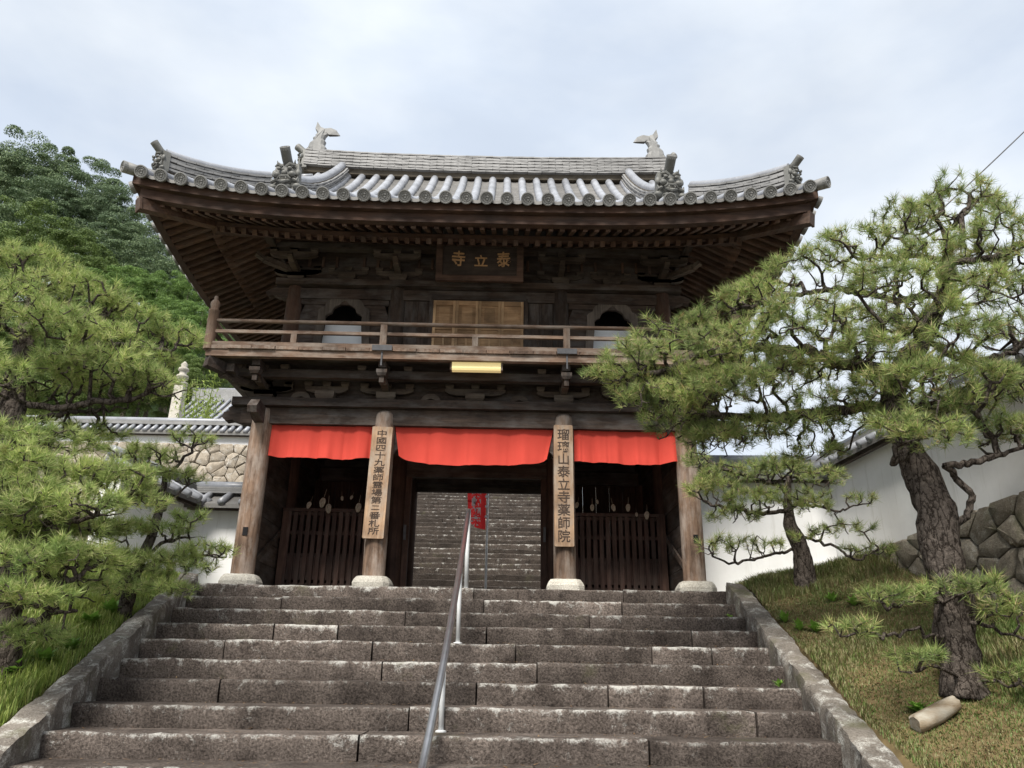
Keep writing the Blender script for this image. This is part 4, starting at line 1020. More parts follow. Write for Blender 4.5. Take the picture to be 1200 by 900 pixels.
# handrail on the steps
hr = tag(empty('stair_handrail', (-.5, 7.2, -1.6)), 'steel tube handrail on pale posts up the middle of the steps', 'handrail')
off = Vector((.5, -7.2, 1.6))
def wp(p): return Vector(p)+off
rp = [at(470, 1010, 5.2), at(495, 900, 6.35), at(522, 766, 7.55), at(541, 655, 9.4), at(549, 597, 11.25)]
path = []
for a, b_ in zip(rp[:-1], rp[1:]):
    for q in range(6): path.append(a.lerp(b_, q/6))
path.append(rp[-1]); path += [rp[-1]+Vector((0, .08, .01)), rp[-1]+Vector((0, .14, -.04)), rp[-1]+Vector((0, .16, -.12))]
sm = [path[0]] + [(path[i-1]+path[i]*2+path[i+1])/4 for i in range(1, len(path)-1)] + [path[-1]]
MB().tube([wp(p) for p in sm], .034, 14).build('rail_tube', 'steel', hr, True)
for bx, by, ty in ((519, 866, 7.45), (533, 753, 9.25), (543, 690, 11.3)):
    base = at(bx, by, ty); 
    k = max(i for i in range(len(sm)-1) if sm[i].y <= ty); tp = sm[k].lerp(sm[k+1], (ty-sm[k].y)/max(1e-4, sm[k+1].y-sm[k].y))
    base.z = sl_z = -1.6 + RI*math.floor((ty-D0)/TR+1e-6) if ty < 11.04 else 0.0; base.x = tp.x
    MB().tube([wp((base.x, ty, base.z-.02)), wp((base.x, ty, tp.z-.015))], .024 if ty < 11 else .032, 12).build('post', 'galv', hr, True)
    MB().lathe([(.05, 0), (.05, .012), (.028, .02)], n=12).build('post_flange', 'galv', hr, False, wp((base.x, ty, base.z+.003)))
lo_ = at(487, 980, 5.6); lo_.z = -1.6-RI*3
# banner on a pole beyond the passage
bn = tag(empty('prayer_banner', (-.36, 18.2, 0)), 'red cloth prayer banner with white characters on a white pole beyond the gate', 'banner')
pt = at(570, 650, 18.2)
MB().tube([(0, 0, -.03), (.0, 0, 3.75)], .026, 10).build('pole', 'galv', bn, True); MB().lathe([(.09, -.02), (.09, .05), (.03, .07)], n=12).build('pole_foot', 'base_stone', bn)
MB().tube([(.02, 0, 3.66), (-.54, 0, 3.66)], .009, 8).build('cross_arm', 'galv', bn)
bn.location.x = pt.x
vs = []; n, m = 12, 22
for j in range(m+1):
    v = j/m
    for i in range(n+1):
        u = i/n; x = -.04-u*.47*(1-.1*v); z = 3.65-1.62*v*(1-.16*u*(1 if v > .6 else 0)) - (.10*(1-abs(u-.55)*2) if j == m else 0)
        vs.append((x, .04*math.sin(u*5+v*3)+.03*v*math.sin(u*9), z))
bq = MB().add(vs, [(j*(n+1)+i, (j+1)*(n+1)+i, (j+1)*(n+1)+i+1, j*(n+1)+i+1) for j in range(m) for i in range(n)]).build('cloth', 'banner', bn, True)
me = text_mesh('\n'.join('南無薬師如来'), .22, M['banner_ink'], .014, .002, 1.04); t = link('lettering', me, bn); t.rotation_euler = (math.pi/2, 0, 0); t.location = (-.27, -.085, 2.78)
for k in range(6): MB().box(-.06, .03, -.035, -.025, 2.32+k*.24, 2.37+k*.24).build('loop', 'white', bn)

# stone pillar and finial, far tiled roof behind the parapet
pp = at(205, 492, 23.0); pl_ = tag(empty('stone_pillar', (pp.x, 23, 4.25)), 'tall pale stone memorial pillar with stacked finial behind the parapet', 'pillar')
hgt = at(214, 424, 23.0).z-4.25
MB().prism([(-.17, 0), (.17, 0), (.14, hgt-.85), (-.14, hgt-.85)], -.16, .16).build('shaft', 'base_stone', pl_)
MB().lathe([(.17, hgt-.85), (.21, hgt-.78), (.2, hgt-.72), (.12, hgt-.68), (.12, hgt-.60), (.19, hgt-.55), (.18, hgt-.48), (.11, hgt-.44), (.11, hgt-.34), (.17, hgt-.30), (.15, hgt-.23), (.08, hgt-.18), (.11, hgt-.10), (.03, hgt)], n=14).build('finial', 'base_stone', pl_, True)
fr = tag(empty('tiled_building', (-9.5, 28, 4.25)), 'low building with pale grey tiled roof behind the parapet and bamboo', 'building')
MB().box(-2.2, 2.6, -1.2, 3, 0, 2.7).build('wall', 'plaster', fr)
def rz_(v): return 2.5+1.9*v+.25*v*v
vs = []
for v in np.linspace(0, 1, 8):
    for u in (-2.7, 3.1): vs.append((u, -1.9+3*v, rz_(v)))
MB().add(vs, [(i*2, i*2+1, i*2+3, i*2+2) for i in range(7)]).build('roof', 'pan', fr)
for k in range(22):
    x = -2.65+k*.27; MB().tube([(x, -1.95+3*v, rz_(v)+.03) for v in np.linspace(0, 1, 6)], .06, 7).build('cover_tile_row', 'tile', fr, True)
MB().bar((-2.8, 1.1, 4.75), (3.2, 1.1, 4.75), .4, .5).build('ridge', 'ridge', fr); MB().tube([(-2.9, 1.1, 5.05), (3.3, 1.1, 5.05)], .09, 8).build('ridge_cap', 'tile', fr, True)
# overhead wire and the pole that carries it
wa, wb = at(1118, 222, 13.5), at(1260, 82, 13.0)
wd_ = (wb-wa); pts = [wa+wd_*t+Vector((0, 0, -.25*math.sin(math.pi*min(1, max(0, (t+1)/4))))) for t in np.linspace(-.1, 3, 30)]
cb = tag(empty('overhead_cable', tuple(pts[0])), 'thin dark overhead cable rising above the tall pine', 'cable')
o = MB().tube([p-pts[0] for p in pts], .014, 6).build('cable', 'iron', cb)

# ================================================================ VEGETATION
def segs_mesh(name, P, par, rad, mat, n=6, wob=.0):
    """Tapered tube for every edge of a branch tree (arrays of points, parents, radii)."""
    idx = np.where(par >= 0)[0]; a = P[par[idx]]; b = P[idx]; d = b-a; L_ = np.linalg.norm(d, axis=1, keepdims=True); d = d/np.maximum(L_, 1e-6)
    ref = np.where(np.abs(d[:, 2:3]) < .9, np.array([[0, 0, 1.]]), np.array([[1., 0, 0]])); s = np.cross(d, ref); s /= np.linalg.norm(s, axis=1, keepdims=True); u = np.cross(s, d)
    ra = np.minimum(rad[par[idx]], rad[idx]*1.5)[:, None]; rb = rad[idx][:, None]; V = []
    for pt, r in ((a-d*ra*.25, ra), (b+d*rb*.25, rb)):
        for j in range(n):
            th = 2*math.pi*j/n; V.append(pt + (s*math.cos(th)+u*math.sin(th))*r)
    V = np.stack(V, 1).reshape(-1, 3); k = len(idx); base = (np.arange(k)*2*n)[:, None, None]
    F = np.array([[j, (j+1) % n, n+(j+1) % n, n+j] for j in range(n)])[None] + base
    return fastmesh(name, V, F.reshape(-1), 4, mat, True)
def grow(skel, sites, penalty=.35):
    """Joins foliage sites to a skeleton by nearest path; returns points, parents, weights."""
    P = [np.array(p) for p, q in skel]; par = [q for p, q in skel]; cost = [0.0]*len(P)
    for i in range(1, len(P)): cost[i] = cost[par[i]] + .25*np.linalg.norm(P[i]-P[par[i]]) if par[i] >= 0 else 0
    S = np.array(sites); n = len(S); best = np.full(n, 1e9); bp = np.zeros(n, int); done = np.zeros(n, bool)
    for i in range(len(P)):
        d = np.linalg.norm(S-P[i], axis=1) + penalty*cost[i] ; up_ = d < best; best[up_] = d[up_]; bp[up_] = i
    leafid = np.zeros(n, int)
    for _ in range(n):
        k = int(np.argmin(np.where(done, 1e9, best))); done[k] = True; par.append(int(bp[k])); P.append(S[k]); i = len(P)-1; leafid[k] = i
        c = cost[bp[k]] + np.linalg.norm(S[k]-P[bp[k]]); cost.append(c)
        d = np.linalg.norm(S-S[k], axis=1) + penalty*c; up_ = d < best; best[up_] = d[up_]; bp[up_] = i
    return np.array(P), np.array(par), leafid
def tufts(C, D, nper, ln, wd, rng, spread=(.25, 1.25)):
    """Needle brushes: centres C, axes D."""
    n = len(C); C = np.repeat(C, nper, 0); D = np.repeat(D, nper, 0); k = len(C)
    th = rng.uniform(spread[0], spread[1], k)[:, None]; r = rng.normal(size=(k, 3)); r -= (r*D).sum(1, keepdims=True)*D; r /= np.linalg.norm(r, axis=1, keepdims=True)
    d = D*np.cos(th)+r*np.sin(th); L_ = (ln*rng.uniform(.6, 1.15, k)*np.repeat(rng.uniform(.68, 1.22, n), nper))[:, None]
    base = C + D*rng.uniform(-.06, .03, k)[:, None] + d*.008; side = np.cross(d, rng.normal(size=(k, 3))); side /= np.maximum(1e-6, np.linalg.norm(side, axis=1, keepdims=True)); side *= wd/2
    tip = base+d*L_ + np.array([0, 0, -.012])*rng.uniform(0, 1, k)[:, None]
    V = np.stack([base-side, base+side, tip], 1).reshape(-1, 3); return V
def pine(name, label, trunk, limbs, pads, seed, mat, dens=1.0, ln=.118, nper=40, wd=.0056, twig_r=.0042, sub=.10):
    """trunk: (point, radius) list; limbs: lists of (px,py,Y) points; pads: ellipsoids of foliage."""
    rng = np.random.default_rng(seed); rr = random.Random(seed)
    base = Vector(trunk[0][0]); root = tag(empty(name, tuple(base)), label, 'pine tree')
    skel = []; 
    def addpoly(pts, start=None, amp=.05):
        prev = start
        for i in range(len(pts)-1):
            a, b = Vector(pts[i]), Vector(pts[i+1]); k = max(1, int((b-a).length/sub))
            for q in range(k):
                if i == 0 and q == 0 and start is not None: continue
                p = a.lerp(b, q/k); w_ = mn.noise_vector(p*2.6+Vector((seed, 0, 0)))*amp; skel.append((np.array(p+w_), prev if prev is not None else -1)); prev = len(skel)-1
        skel.append((np.array(Vector(pts[-1])), prev)); return len(skel)-1
    addpoly([p for p, r in trunk], None, .02); nt_ = len(skel)
    for lb in limbs:
        q = [Vector(p) for p in lb]; S = np.array([s[0] for s in skel]); k = int(np.argmin(np.linalg.norm(S-np.array(q[0]), axis=1)))
        addpoly([Vector(skel[k][0])]+q[1:] if (Vector(skel[k][0])-q[0]).length < .3 else [Vector(skel[k][0])]+q, k, .07)
    sites = []; axes = []
    for (c, rx, ry, rz) in pads:
        pf = rr.uniform(.65, 1.25)
        n = int(285*dens*pf*(rx*ry+.5*rz*(rx+ry))); c = np.array(c)
        for _ in range(n):
            v = rng.normal(size=3); v /= np.linalg.norm(v)
            if v[2] < -.15: v[2] *= -.6
            rad = rng.uniform(.55, 1.05)**.6; jitter = 1+.22*mn.noise(Vector((v[0]*2+c[0], v[1]*2+c[1], v[2]*2)))*2
            p = c + v*np.array([rx, ry, rz])*rad*jitter; sites.append(p)
            ax = np.array([v[0]*.75, v[1]*.75, .75+.5*abs(v[2])]) + rng.normal(size=3)*.22; axes.append(ax/np.linalg.norm(ax))
        for _ in range(int(n*.25)):    # bare inner nodes that carry the twigs
            v = rng.uniform(-1, 1, 3); v[2] = -abs(v[2])*.7-.25; p = c + v*np.array([rx*.75, ry*.75, rz*.8]); sites.append(p); axes.append(np.zeros(3))
    P, par, leaf = grow(skel, sites); axes = np.array(axes)
    # weights -> radii
    n = len(P); wgt = np.zeros(n); wgt[leaf] = 1; order = list(range(n))
    for i in range(n-1, -1, -1):
        if par[i] >= 0: wgt[par[i]] += wgt[i]
    rad = np.maximum(twig_r, .0050*np.maximum(wgt, .3)**.385)
    # trunk radii follow the given profile
    tp = np.array([p for p, r in trunk]); tr_ = [r for p, r in trunk]; cum = np.concatenate([[0], np.cumsum(np.linalg.norm(np.diff(tp, axis=0), axis=1))]); run = 0
    for i in range(nt_):
        if i: run += np.linalg.norm(P[i]-P[i-1])
        rad[i] = np.interp(run, cum, tr_)
    # kink twigs with a midpoint
    P2 = list(P); par2 = list(par); rad2 = list(rad)
    for i in range(nt_, n):
        q = par[i]; d = P[i]-P[q]; L_ = np.linalg.norm(d)
        if L_ > .07:
            mid = (P[i]+P[q])/2 + rng.normal(size=3)*L_*.13 + np.array([0, 0, -.10*L_]); P2.append(mid); par2.append(q); rad2.append((rad[i]+min(rad[q], rad[i]*1.4))/2); par2[i] = len(P2)-1
    P2 = np.array(P2); par2 = np.array(par2); rad2 = np.array(rad2); off_ = np.array(base)
    # trunk as one smooth rough tube, branches as joined segments
    tb = MB(); pts = [Vector(P[i])-base for i in range(nt_)]; nn = 18; vs = []
    dense = []; dr = []
    for i in range(len(pts)-1):
        for q in range(3): dense.append(pts[i].lerp(pts[i+1], q/3)); dr.append(rad[i]+(rad[i+1]-rad[i])*q/3)
    dense.append(pts[-1]); dr.append(rad[nt_-1])
    for i in range(2): dense = [dense[0]]+[(dense[j-1]+dense[j]*2+dense[j+1])/4 for j in range(1, len(dense)-1)]+[dense[-1]]
    tb.tube(dense, dr, nn); 
    for i, v in enumerate(tb.v):
        p = Vector(v); q = min(range(len(dense)), key=lambda k: (dense[k]-p).length_squared) if len(dense) < 400 else 0
        o = p-dense[q]; rr_ = mn.noise(Vector((p.x*9, p.y*9, p.z*3.2)))*.28+mn.noise(Vector((p.x*24, p.y*24, p.z*9)))*.20
        tb.v[i] = tuple(dense[q]+o*(1+rr_*.8))
    t = tb.build('trunk', 'bark', root, True)
    m_ = np.ones(len(P2), bool); m_[:nt_] = False; par3 = par2.copy(); par3[:nt_] = -1
    stuff(link('branches', segs_mesh('branches', P2-off_, par3, rad2, M['bark'], 6), root))
    S = P[leaf]-off_; keep = np.linalg.norm(axes, axis=1) > .1; S = S[keep]; D = axes[keep]
    S2 = S - D*.05 + rng.normal(size=S.shape)*.028; D2 = D+rng.normal(size=D.shape)*.4; D2 /= np.linalg.norm(D2, axis=1, keepdims=True)
    V = np.concatenate([tufts(S, D, nper, ln, wd, rng), tufts(S2, D2, int(nper*.6), ln*.9, wd, rng)])
    link('crown', fastmesh('crown', V, np.arange(len(V)), 3, M[mat]), root); return root

T = lambda L_: [(at(x, y, Y), r) for x, y, Y, r in L_]
LB = lambda LL: [[at(*p) for p in l] for l in LL]
PD = lambda LL: [(at(x, y, Y), a, b, c) for x, y, Y, a, b, c in LL]
def rooted(tr):     # the trunk starts a little below the ground under its foot
    p, r = tr[0]; g = ground_z(p.x, p.y); return [(Vector((p.x, p.y, g-.08)), r*1.25)] + tr[1:] if abs(g-p.z) > .01 else tr
big = rooted(T([(1138, 848, 7.3, .165), (1124, 760, 7.35, .165), (1112, 690, 7.4, .165), (1098, 610, 7.45, .18), (1084, 565, 7.5, .16), (1060, 515, 7.55, .125), (1046, 465, 7.65, .115), (1056, 430, 7.7, .12), (1085, 395, 7.7, .095), (1106, 345, 7.8, .08), (1112, 290, 7.9, .04)]))
pine('tall_pine', 'tall crooked pine with spreading layered boughs beside a cut log on the dry bank', big,
     LB([[(1052, 440, 7.7), (1000, 428, 7.6), (940, 412, 7.8), (880, 404, 8.0), (800, 425, 8.1), (745, 440, 8.0)],
         [(1105, 350, 7.8), (1045, 352, 7.9), (980, 338, 8.1), (920, 345, 8.2), (860, 362, 8.1)],
         [(1050, 475, 7.6), (985, 478, 7.9), (900, 492, 8.2), (820, 485, 8.2)],
         [(1085, 398, 7.7), (1140, 422, 7.5), (1190, 418, 7.5), (1230, 430, 7.5)],
         [(1109, 310, 7.9), (1060, 300, 8.0), (1000, 300, 8.0)], [(1109, 310, 7.9), (1160, 300, 7.6), (1200, 285, 7.6)],
         [(1100, 618, 7.42), (1128, 600, 7.3), (1138, 580, 7.3), (1118, 560, 7.25), (1105, 548, 7.2), (1140, 540, 7.2), (1200, 524, 7.1)],
         [(1066, 530, 7.5), (1050, 545, 7.2), (1056, 520, 7.0), (1100, 505, 6.9)],
         [(1115, 705, 7.4), (1080, 702, 7.0), (1040, 715, 6.8)], [(1122, 750, 7.35), (1085, 745, 7.0), (1030, 742, 6.7), (985, 746, 6.6)],
         [(1128, 790, 7.3), (1095, 782, 6.9), (1062, 788, 6.7)], [(1120, 730, 7.35), (1165, 735, 7.1), (1210, 745, 6.9)], [(1130, 790, 7.3), (1170, 800, 7.0), (1215, 805, 6.8)]]),
     PD([(775, 470, 8.0, .5, .45, .2), (835, 468, 7.8, .45, .4, .18), (850, 515, 8.2, .45, .4, .18), (785, 500, 8.3, .35, .35, .16), (835, 430, 8.1, .45, .4, .18), (900, 430, 7.7, .4, .35, .15), (930, 500, 7.9, .4, .35, .14), (715, 440, 8.0, .25, .3, .2), (1090, 300, 7.5, .45, .4, .2), (1150, 312, 8.0, .45, .4, .2), (1030, 315, 7.6, .45, .4, .18), (1085, 372, 7.1, .45, .4, .16), (1185, 345, 7.8, .45, .4, .2), (1060, 445, 7.1, .42, .4, .14), (1150, 448, 7.0, .42, .4, .15), (985, 402, 7.5, .45, .4, .15), (1100, 430, 7.2, .4, .35, .13), (1060, 385, 8.2, .4, .4, .16), (905, 385, 7.7, .4, .35, .16), (1020, 455, 7.6, .4, .35, .14), (1210, 300, 7.4, .4, .4, .25), (960, 470, 7.7, .4, .35, .14), (1115, 250, 8.2, .75, .6, .34), (1175, 275, 7.5, .55, .5, .32), (1060, 262, 7.9, .4, .4, .25), (1000, 288, 8.0, .45, .45, .24), (945, 318, 8.2, .5, .5, .24), (1050, 335, 7.1, .55, .45, .2), (1150, 340, 7.0, .5, .4, .2),
         (880, 352, 8.0, .42, .45, .22), (940, 372, 7.2, .55, .45, .16), (1000, 375, 7.9, .4, .4, .16), (800, 388, 8.2, .45, .42, .24), (750, 420, 7.9, .36, .4, .24), (850, 405, 7.5, .5, .45, .18), (800, 452, 8.2, .6, .5, .22), (740, 455, 8.2, .3, .3, .18), (870, 450, 7.6, .45, .4, .18),
         (1020, 412, 7.2, .45, .4, .14), (935, 440, 8.0, .5, .5, .18), (1135, 395, 6.9, .45, .4, .16), (1190, 390, 7.6, .45, .5, .2), (1180, 455, 7.4, .45, .45, .18), (1115, 470, 7.0, .42, .35, .14), (1010, 490, 8.0, .5, .5, .18), (900, 500, 8.3, .5, .4, .18), (830, 510, 8.4, .4, .35, .2), (960, 530, 8.2, .35, .3, .14),
         (1175, 505, 7.2, .4, .4, .14), (1090, 512, 6.9, .35, .3, .12), (1130, 480, 7.6, .4, .4, .15), (1050, 500, 7.0, .35, .3, .12),
         (1045, 700, 6.9, .36, .3, .09), (1000, 735, 6.6, .22, .2, .06), (1075, 770, 6.8, .24, .22, .07), (1190, 715, 6.9, .36, .3, .12), (1195, 790, 6.8, .25, .25, .08), (1130, 690, 7.0, .36, .3, .10)]), 11, 'needle_r', .74)
sm_ = rooted(T([(945, 672, 10.7, .13), (938, 640, 10.7, .115), (925, 615, 10.7, .09), (922, 590, 10.7, .06), (925, 560, 10.8, .04)]))
pine('small_pine', 'small leaning pine in front of the white wall at the top of the dry bank', sm_,
     LB([[(938, 640, 10.7), (900, 650, 10.5), (860, 658, 10.3), (835, 652, 10.3)], [(928, 620, 10.7), (970, 640, 10.5), (1005, 655, 10.3), (1040, 640, 10.2)], [(922, 600, 10.7), (880, 600, 10.5), (830, 590, 10.3)], [(923, 590, 10.7), (980, 600, 10.5), (1020, 590, 10.4)], [(924, 575, 10.7), (890, 560, 10.5), (850, 550, 10.4)]]),
     PD([(850, 560, 10.4, .38, .35, .2), (880, 585, 10.2, .4, .35, .16), (915, 550, 10.4, .4, .35, .18), (960, 595, 10.5, .36, .3, .12), (835, 575, 10.3, .40, .35, .20), (865, 605, 10.4, .40, .35, .14), (845, 640, 10.3, .32, .3, .14), (925, 585, 10.4, .48, .45, .16), (890, 555, 10.6, .45, .4, .2), (960, 560, 10.8, .4, .35, .16), (990, 620, 10.4, .36, .3, .10), (1020, 645, 10.2, .34, .3, .08), (950, 625, 10.3, .3, .3, .08), (900, 640, 10.4, .3, .3, .10), (1010, 585, 10.5, .22, .2, .08), (820, 540, 10.5, .3, .3, .16)]), 23, 'needle_r', .55, .12, 38)
l1 = rooted(T([(2, 790, 7.6, .14), (8, 700, 7.6, .13), (14, 600, 7.7, .12), (12, 520, 7.7, .115), (18, 445, 7.8, .11), (28, 400, 7.9, .10), (38, 350, 8.0, .06)]))
pine('spreading_pine', 'broad bright pine with flat layered boughs over the long green grass', l1,
     LB([[(20, 440, 7.8), (60, 424, 7.9), (95, 402, 8.1), (150, 405, 8.4), (200, 412, 8.6)], [(14, 480, 7.75), (70, 477, 7.8), (120, 470, 7.9), (170, 462, 8.0)], [(13, 500, 7.7), (80, 480, 8.2), (150, 478, 8.4)], [(12, 600, 7.7), (50, 600, 7.5), (90, 595, 7.5), (150, 585, 7.6)], [(10, 640, 7.6), (60, 612, 7.3), (110, 605, 7.2)],
         [(8, 690, 7.6), (45, 690, 7.2), (90, 680, 7.1), (120, 678, 7.1)], [(6, 730, 7.6), (50, 722, 7.1), (90, 716, 7.0)], [(28, 400, 7.9), (0, 380, 7.6), (-30, 370, 7.4)], [(30, 385, 7.9), (80, 375, 7.9), (120, 380, 8.1)]]),
     PD([(30, 745, 7.0, .35, .3, .1), (80, 690, 7.4, .4, .35, .13), (30, 600, 6.9, .4, .4, .18), (10, 545, 7.0, .45, .4, .2), (70, 625, 7.6, .5, .4, .16), (5, 700, 6.6, .4, .35, .14), (110, 625, 8.0, .4, .35, .16), (60, 520, 7.8, .5, .45, .18), (40, 318, 8.0, .50, .5, .24), (10, 355, 7.5, .5, .5, .26), (95, 350, 8.1, .5, .5, .24), (60, 385, 7.5, .6, .5, .2), (150, 375, 8.5, .45, .45, .22), (130, 400, 8.0, .4, .4, .16), (205, 398, 8.8, .34, .34, .2), (180, 425, 8.7, .36, .36, .16), (120, 432, 7.8, .6, .5, .18), (175, 450, 8.0, .40, .4, .18), (60, 445, 8.0, .5, .5, .2), (0, 440, 7.3, .4, .4, .22), (10, 515, 7.3, .45, .4, .18), (60, 560, 7.4, .6, .5, .2), (130, 562, 7.6, .48, .4, .18), (20, 575, 7.0, .45, .4, .18), (165, 585, 7.7, .25, .25, .12), (100, 590, 7.0, .4, .35, .13), (60, 650, 7.0, .5, .4, .14), (100, 658, 7.2, .36, .35, .12), (10, 660, 6.7, .4, .4, .13), (50, 700, 6.8, .3, .3, .08), (0, 620, 7.2, .4, .4, .18), (20, 480, 8.2, .45, .45, .2), (105, 510, 8.6, .4, .35, .16)]), 37, 'needle_l', .84)
l2 = rooted(T([(148, 700, 9.4, .075), (158, 668, 9.4, .065), (178, 630, 9.5, .055), (190, 590, 9.6, .045), (195, 550, 9.7, .03)]))
pine('young_pine', 'slender young pine reaching towards the gate column from the grassy bank', l2,
     LB([[(160, 668, 9.4), (200, 655, 9.4), (245, 650, 9.4)], [(170, 645, 9.45), (210, 632, 9.5), (240, 630, 9.5)], [(188, 600, 9.6), (220, 570, 9.7), (240, 560, 9.7)], [(192, 575, 9.6), (160, 550, 9.7)], [(194, 560, 9.7), (225, 525, 9.8)]]),
     PD([(150, 655, 9.1, .4, .35, .16), (130, 620, 9.3, .4, .35, .18), (220, 665, 9.3, .36, .3, .11), (200, 690, 9.2, .3, .3, .08), (160, 560, 9.6, .35, .3, .15), (140, 690, 9.0, .35, .3, .12), (180, 535, 9.8, .36, .3, .14), (225, 515, 9.9, .30, .3, .12), (215, 558, 9.7, .30, .26, .1), (190, 622, 9.4, .34, .3, .12), (222, 608, 9.5, .26, .24, .1), (245, 645, 9.4, .34, .28, .1), (205, 655, 9.3, .34, .3, .11), (175, 672, 9.2, .3, .3, .1), (165, 590, 9.5, .28, .26, .12), (150, 530, 9.9, .3, .3, .12)]), 41, 'needle_l', .7, .118, 40)

# hillside trees: five crown shapes shared between individuals
def crown_mesh(name, kind, seed, mat, n):
    rng = np.random.default_rng(seed); lob = []
    if kind == 'cone':
        for k in range(150):
            z = rng.uniform(-1, 1.2); r = .10+.72*((1.25-z)/2.25)**.8; th = rng.uniform(0, 6.28); q = rng.uniform(.35, 1.05)*r; lob.append((q*math.cos(th), q*math.sin(th), z-.12*q, rng.uniform(.11, .21), .45))
    else:
        for k in range(85):
            v = rng.normal(size=3); v /= np.linalg.norm(v); v[2] = v[2]*.8+.12; f = rng.uniform(.4, 1.0); lob.append((v[0]*f, v[1]*f, v[2]*f, rng.uniform(.12, .28), .62))
    V = []; per = n//len(lob)
    for x, y, z, r, fl in lob:
        v = rng.normal(size=(per, 3)); v /= np.linalg.norm(v, axis=1, keepdims=True); v[:, 2] = np.where(v[:, 2] < -.3, -v[:, 2], v[:, 2])
        c = np.array([x, y, z]) + v*np.array([1, 1, fl])*r*rng.uniform(.72, 1.06, (per, 1)); s = rng.uniform(.007, .018, (per, 1))
        a = v+rng.normal(size=(per, 3))*.6; t1 = np.cross(a, rng.normal(size=(per, 3))); t1 /= np.linalg.norm(t1, axis=1, keepdims=True); t2 = np.cross(a, t1); t2 /= np.linalg.norm(t2, axis=1, keepdims=True)
        V.append(np.stack([c-t1*s, c+t2*s*.8, c+t1*s, c-t2*s*.8], 1).reshape(-1, 3))
    V = np.concatenate(V); return fastmesh(name, V, np.arange(len(V)), 4, M[mat])
CM = {('cone', 0): crown_mesh('crown', 'ball', 1, 'leaf_dark', 52000), ('cone', 1): crown_mesh('crown', 'ball', 2, 'leaf_dark', 52000),
      ('olive', 0): crown_mesh('crown', 'ball', 3, 'leaf_olive', 46000), ('olive', 1): crown_mesh('crown', 'ball', 4, 'leaf_olive', 46000), ('bright', 0): crown_mesh('crown', 'ball', 5, 'leaf_bright', 46000), ('bright', 1): crown_mesh('crown', 'ball', 6, 'leaf_bright', 46000)}
HL = {'cone': ('evergreen_tree', 'dark evergreen tree high on the wooded hill behind the gate roof', 'dark evergreens on the hill'), 'olive': ('broadleaf_tree', 'rounded olive-green broadleaf tree on the hill slope behind the pines', 'olive trees on the hill'), 'bright': ('broadleaf_tree', 'fresh green broadleaf tree low on the hill above the terrace', 'bright trees on the hill')}
def hill_tree(kind, px, py, Y, r, i, hf=1.15):
    c = at(px, py, Y); nm, lab, grp = HL[kind]; g = min(hill_z(c.x, Y)-.5 if Y > 30 else 4.2, c.z-r*.9); rg = random.Random(i*13+5)
    root = tag(empty(nm, (c.x, c.y, g), rg.uniform(0, 6)), lab, 'tree', grp)
    o = link('crown', CM[(kind, i % 2)], root); o.location = (0, 0, c.z-g); o.scale = (r, r*rg.uniform(.9, 1.1), r*hf*rg.uniform(.9, 1.1))
    h = c.z-g; MB().tube([(0, 0, -.3), (.05*r, 0, h*.5), (0, .04*r, h+r*.4)], [.09*r, .06*r, .015*r], 8).build('trunk', 'bark', root, True)
HT = [('cone', 30, 212, 62, 4.6, 1.15), ('cone', 88, 228, 62, 4.2, 1.05), ('cone', 128, 262, 58, 3.6, 1.05), ('cone', -25, 225, 60, 4.6, 1.1), ('cone', 60, 258, 57, 4.0, 1.0), ('cone', 158, 292, 55, 3.2, 1.0), ('cone', 108, 300, 53, 3.6, 1.0), ('cone', 188, 322, 52, 3.0, 1.0), ('cone', 150, 328, 50, 3.0, 1.0), ('cone', 5, 290, 55, 4.2, 1.0), ('cone', 215, 340, 50, 3.0, 1.0),
      ('olive', 30, 288, 46, 3.0, 1), ('olive', 85, 305, 46, 2.9, .95), ('olive', -5, 310, 44, 3.0, 1), ('olive', 118, 338, 43, 2.4, .9), ('olive', 50, 340, 42, 3.0, .9), ('olive', 0, 380, 38, 3.0, 1),
      ('bright', 150, 350, 40, 2.1, .95), ('bright', 182, 352, 38, 1.7, 1.1), ('bright', 218, 352, 37, 1.7, 1), ('bright', 165, 385, 36, 2.0, .9), ('bright', 205, 385, 35, 1.8, .9), ('bright', 235, 378, 34, 1.5, 1), ('bright', 130, 385, 36, 1.9, 1), ('bright', 185, 420, 33, 1.9, .9), ('bright', 225, 415, 32, 1.6, .9), ('olive', 90, 400, 36, 2.6, .9), ('olive', 205, 455, 31, 1.7, .9), ('olive', 165, 460, 31, 1.9, .9), ('olive', 40, 430, 34, 2.6, .9), ('olive', 238, 450, 30, 1.5, .9), ('olive', 110, 455, 31, 2.2, .9), ('olive', 20, 480, 30, 2.4, .9)]
for i, (k, px, py, Y, r, hf) in enumerate(HT): hill_tree(k, px, py, Y, r, i, hf)
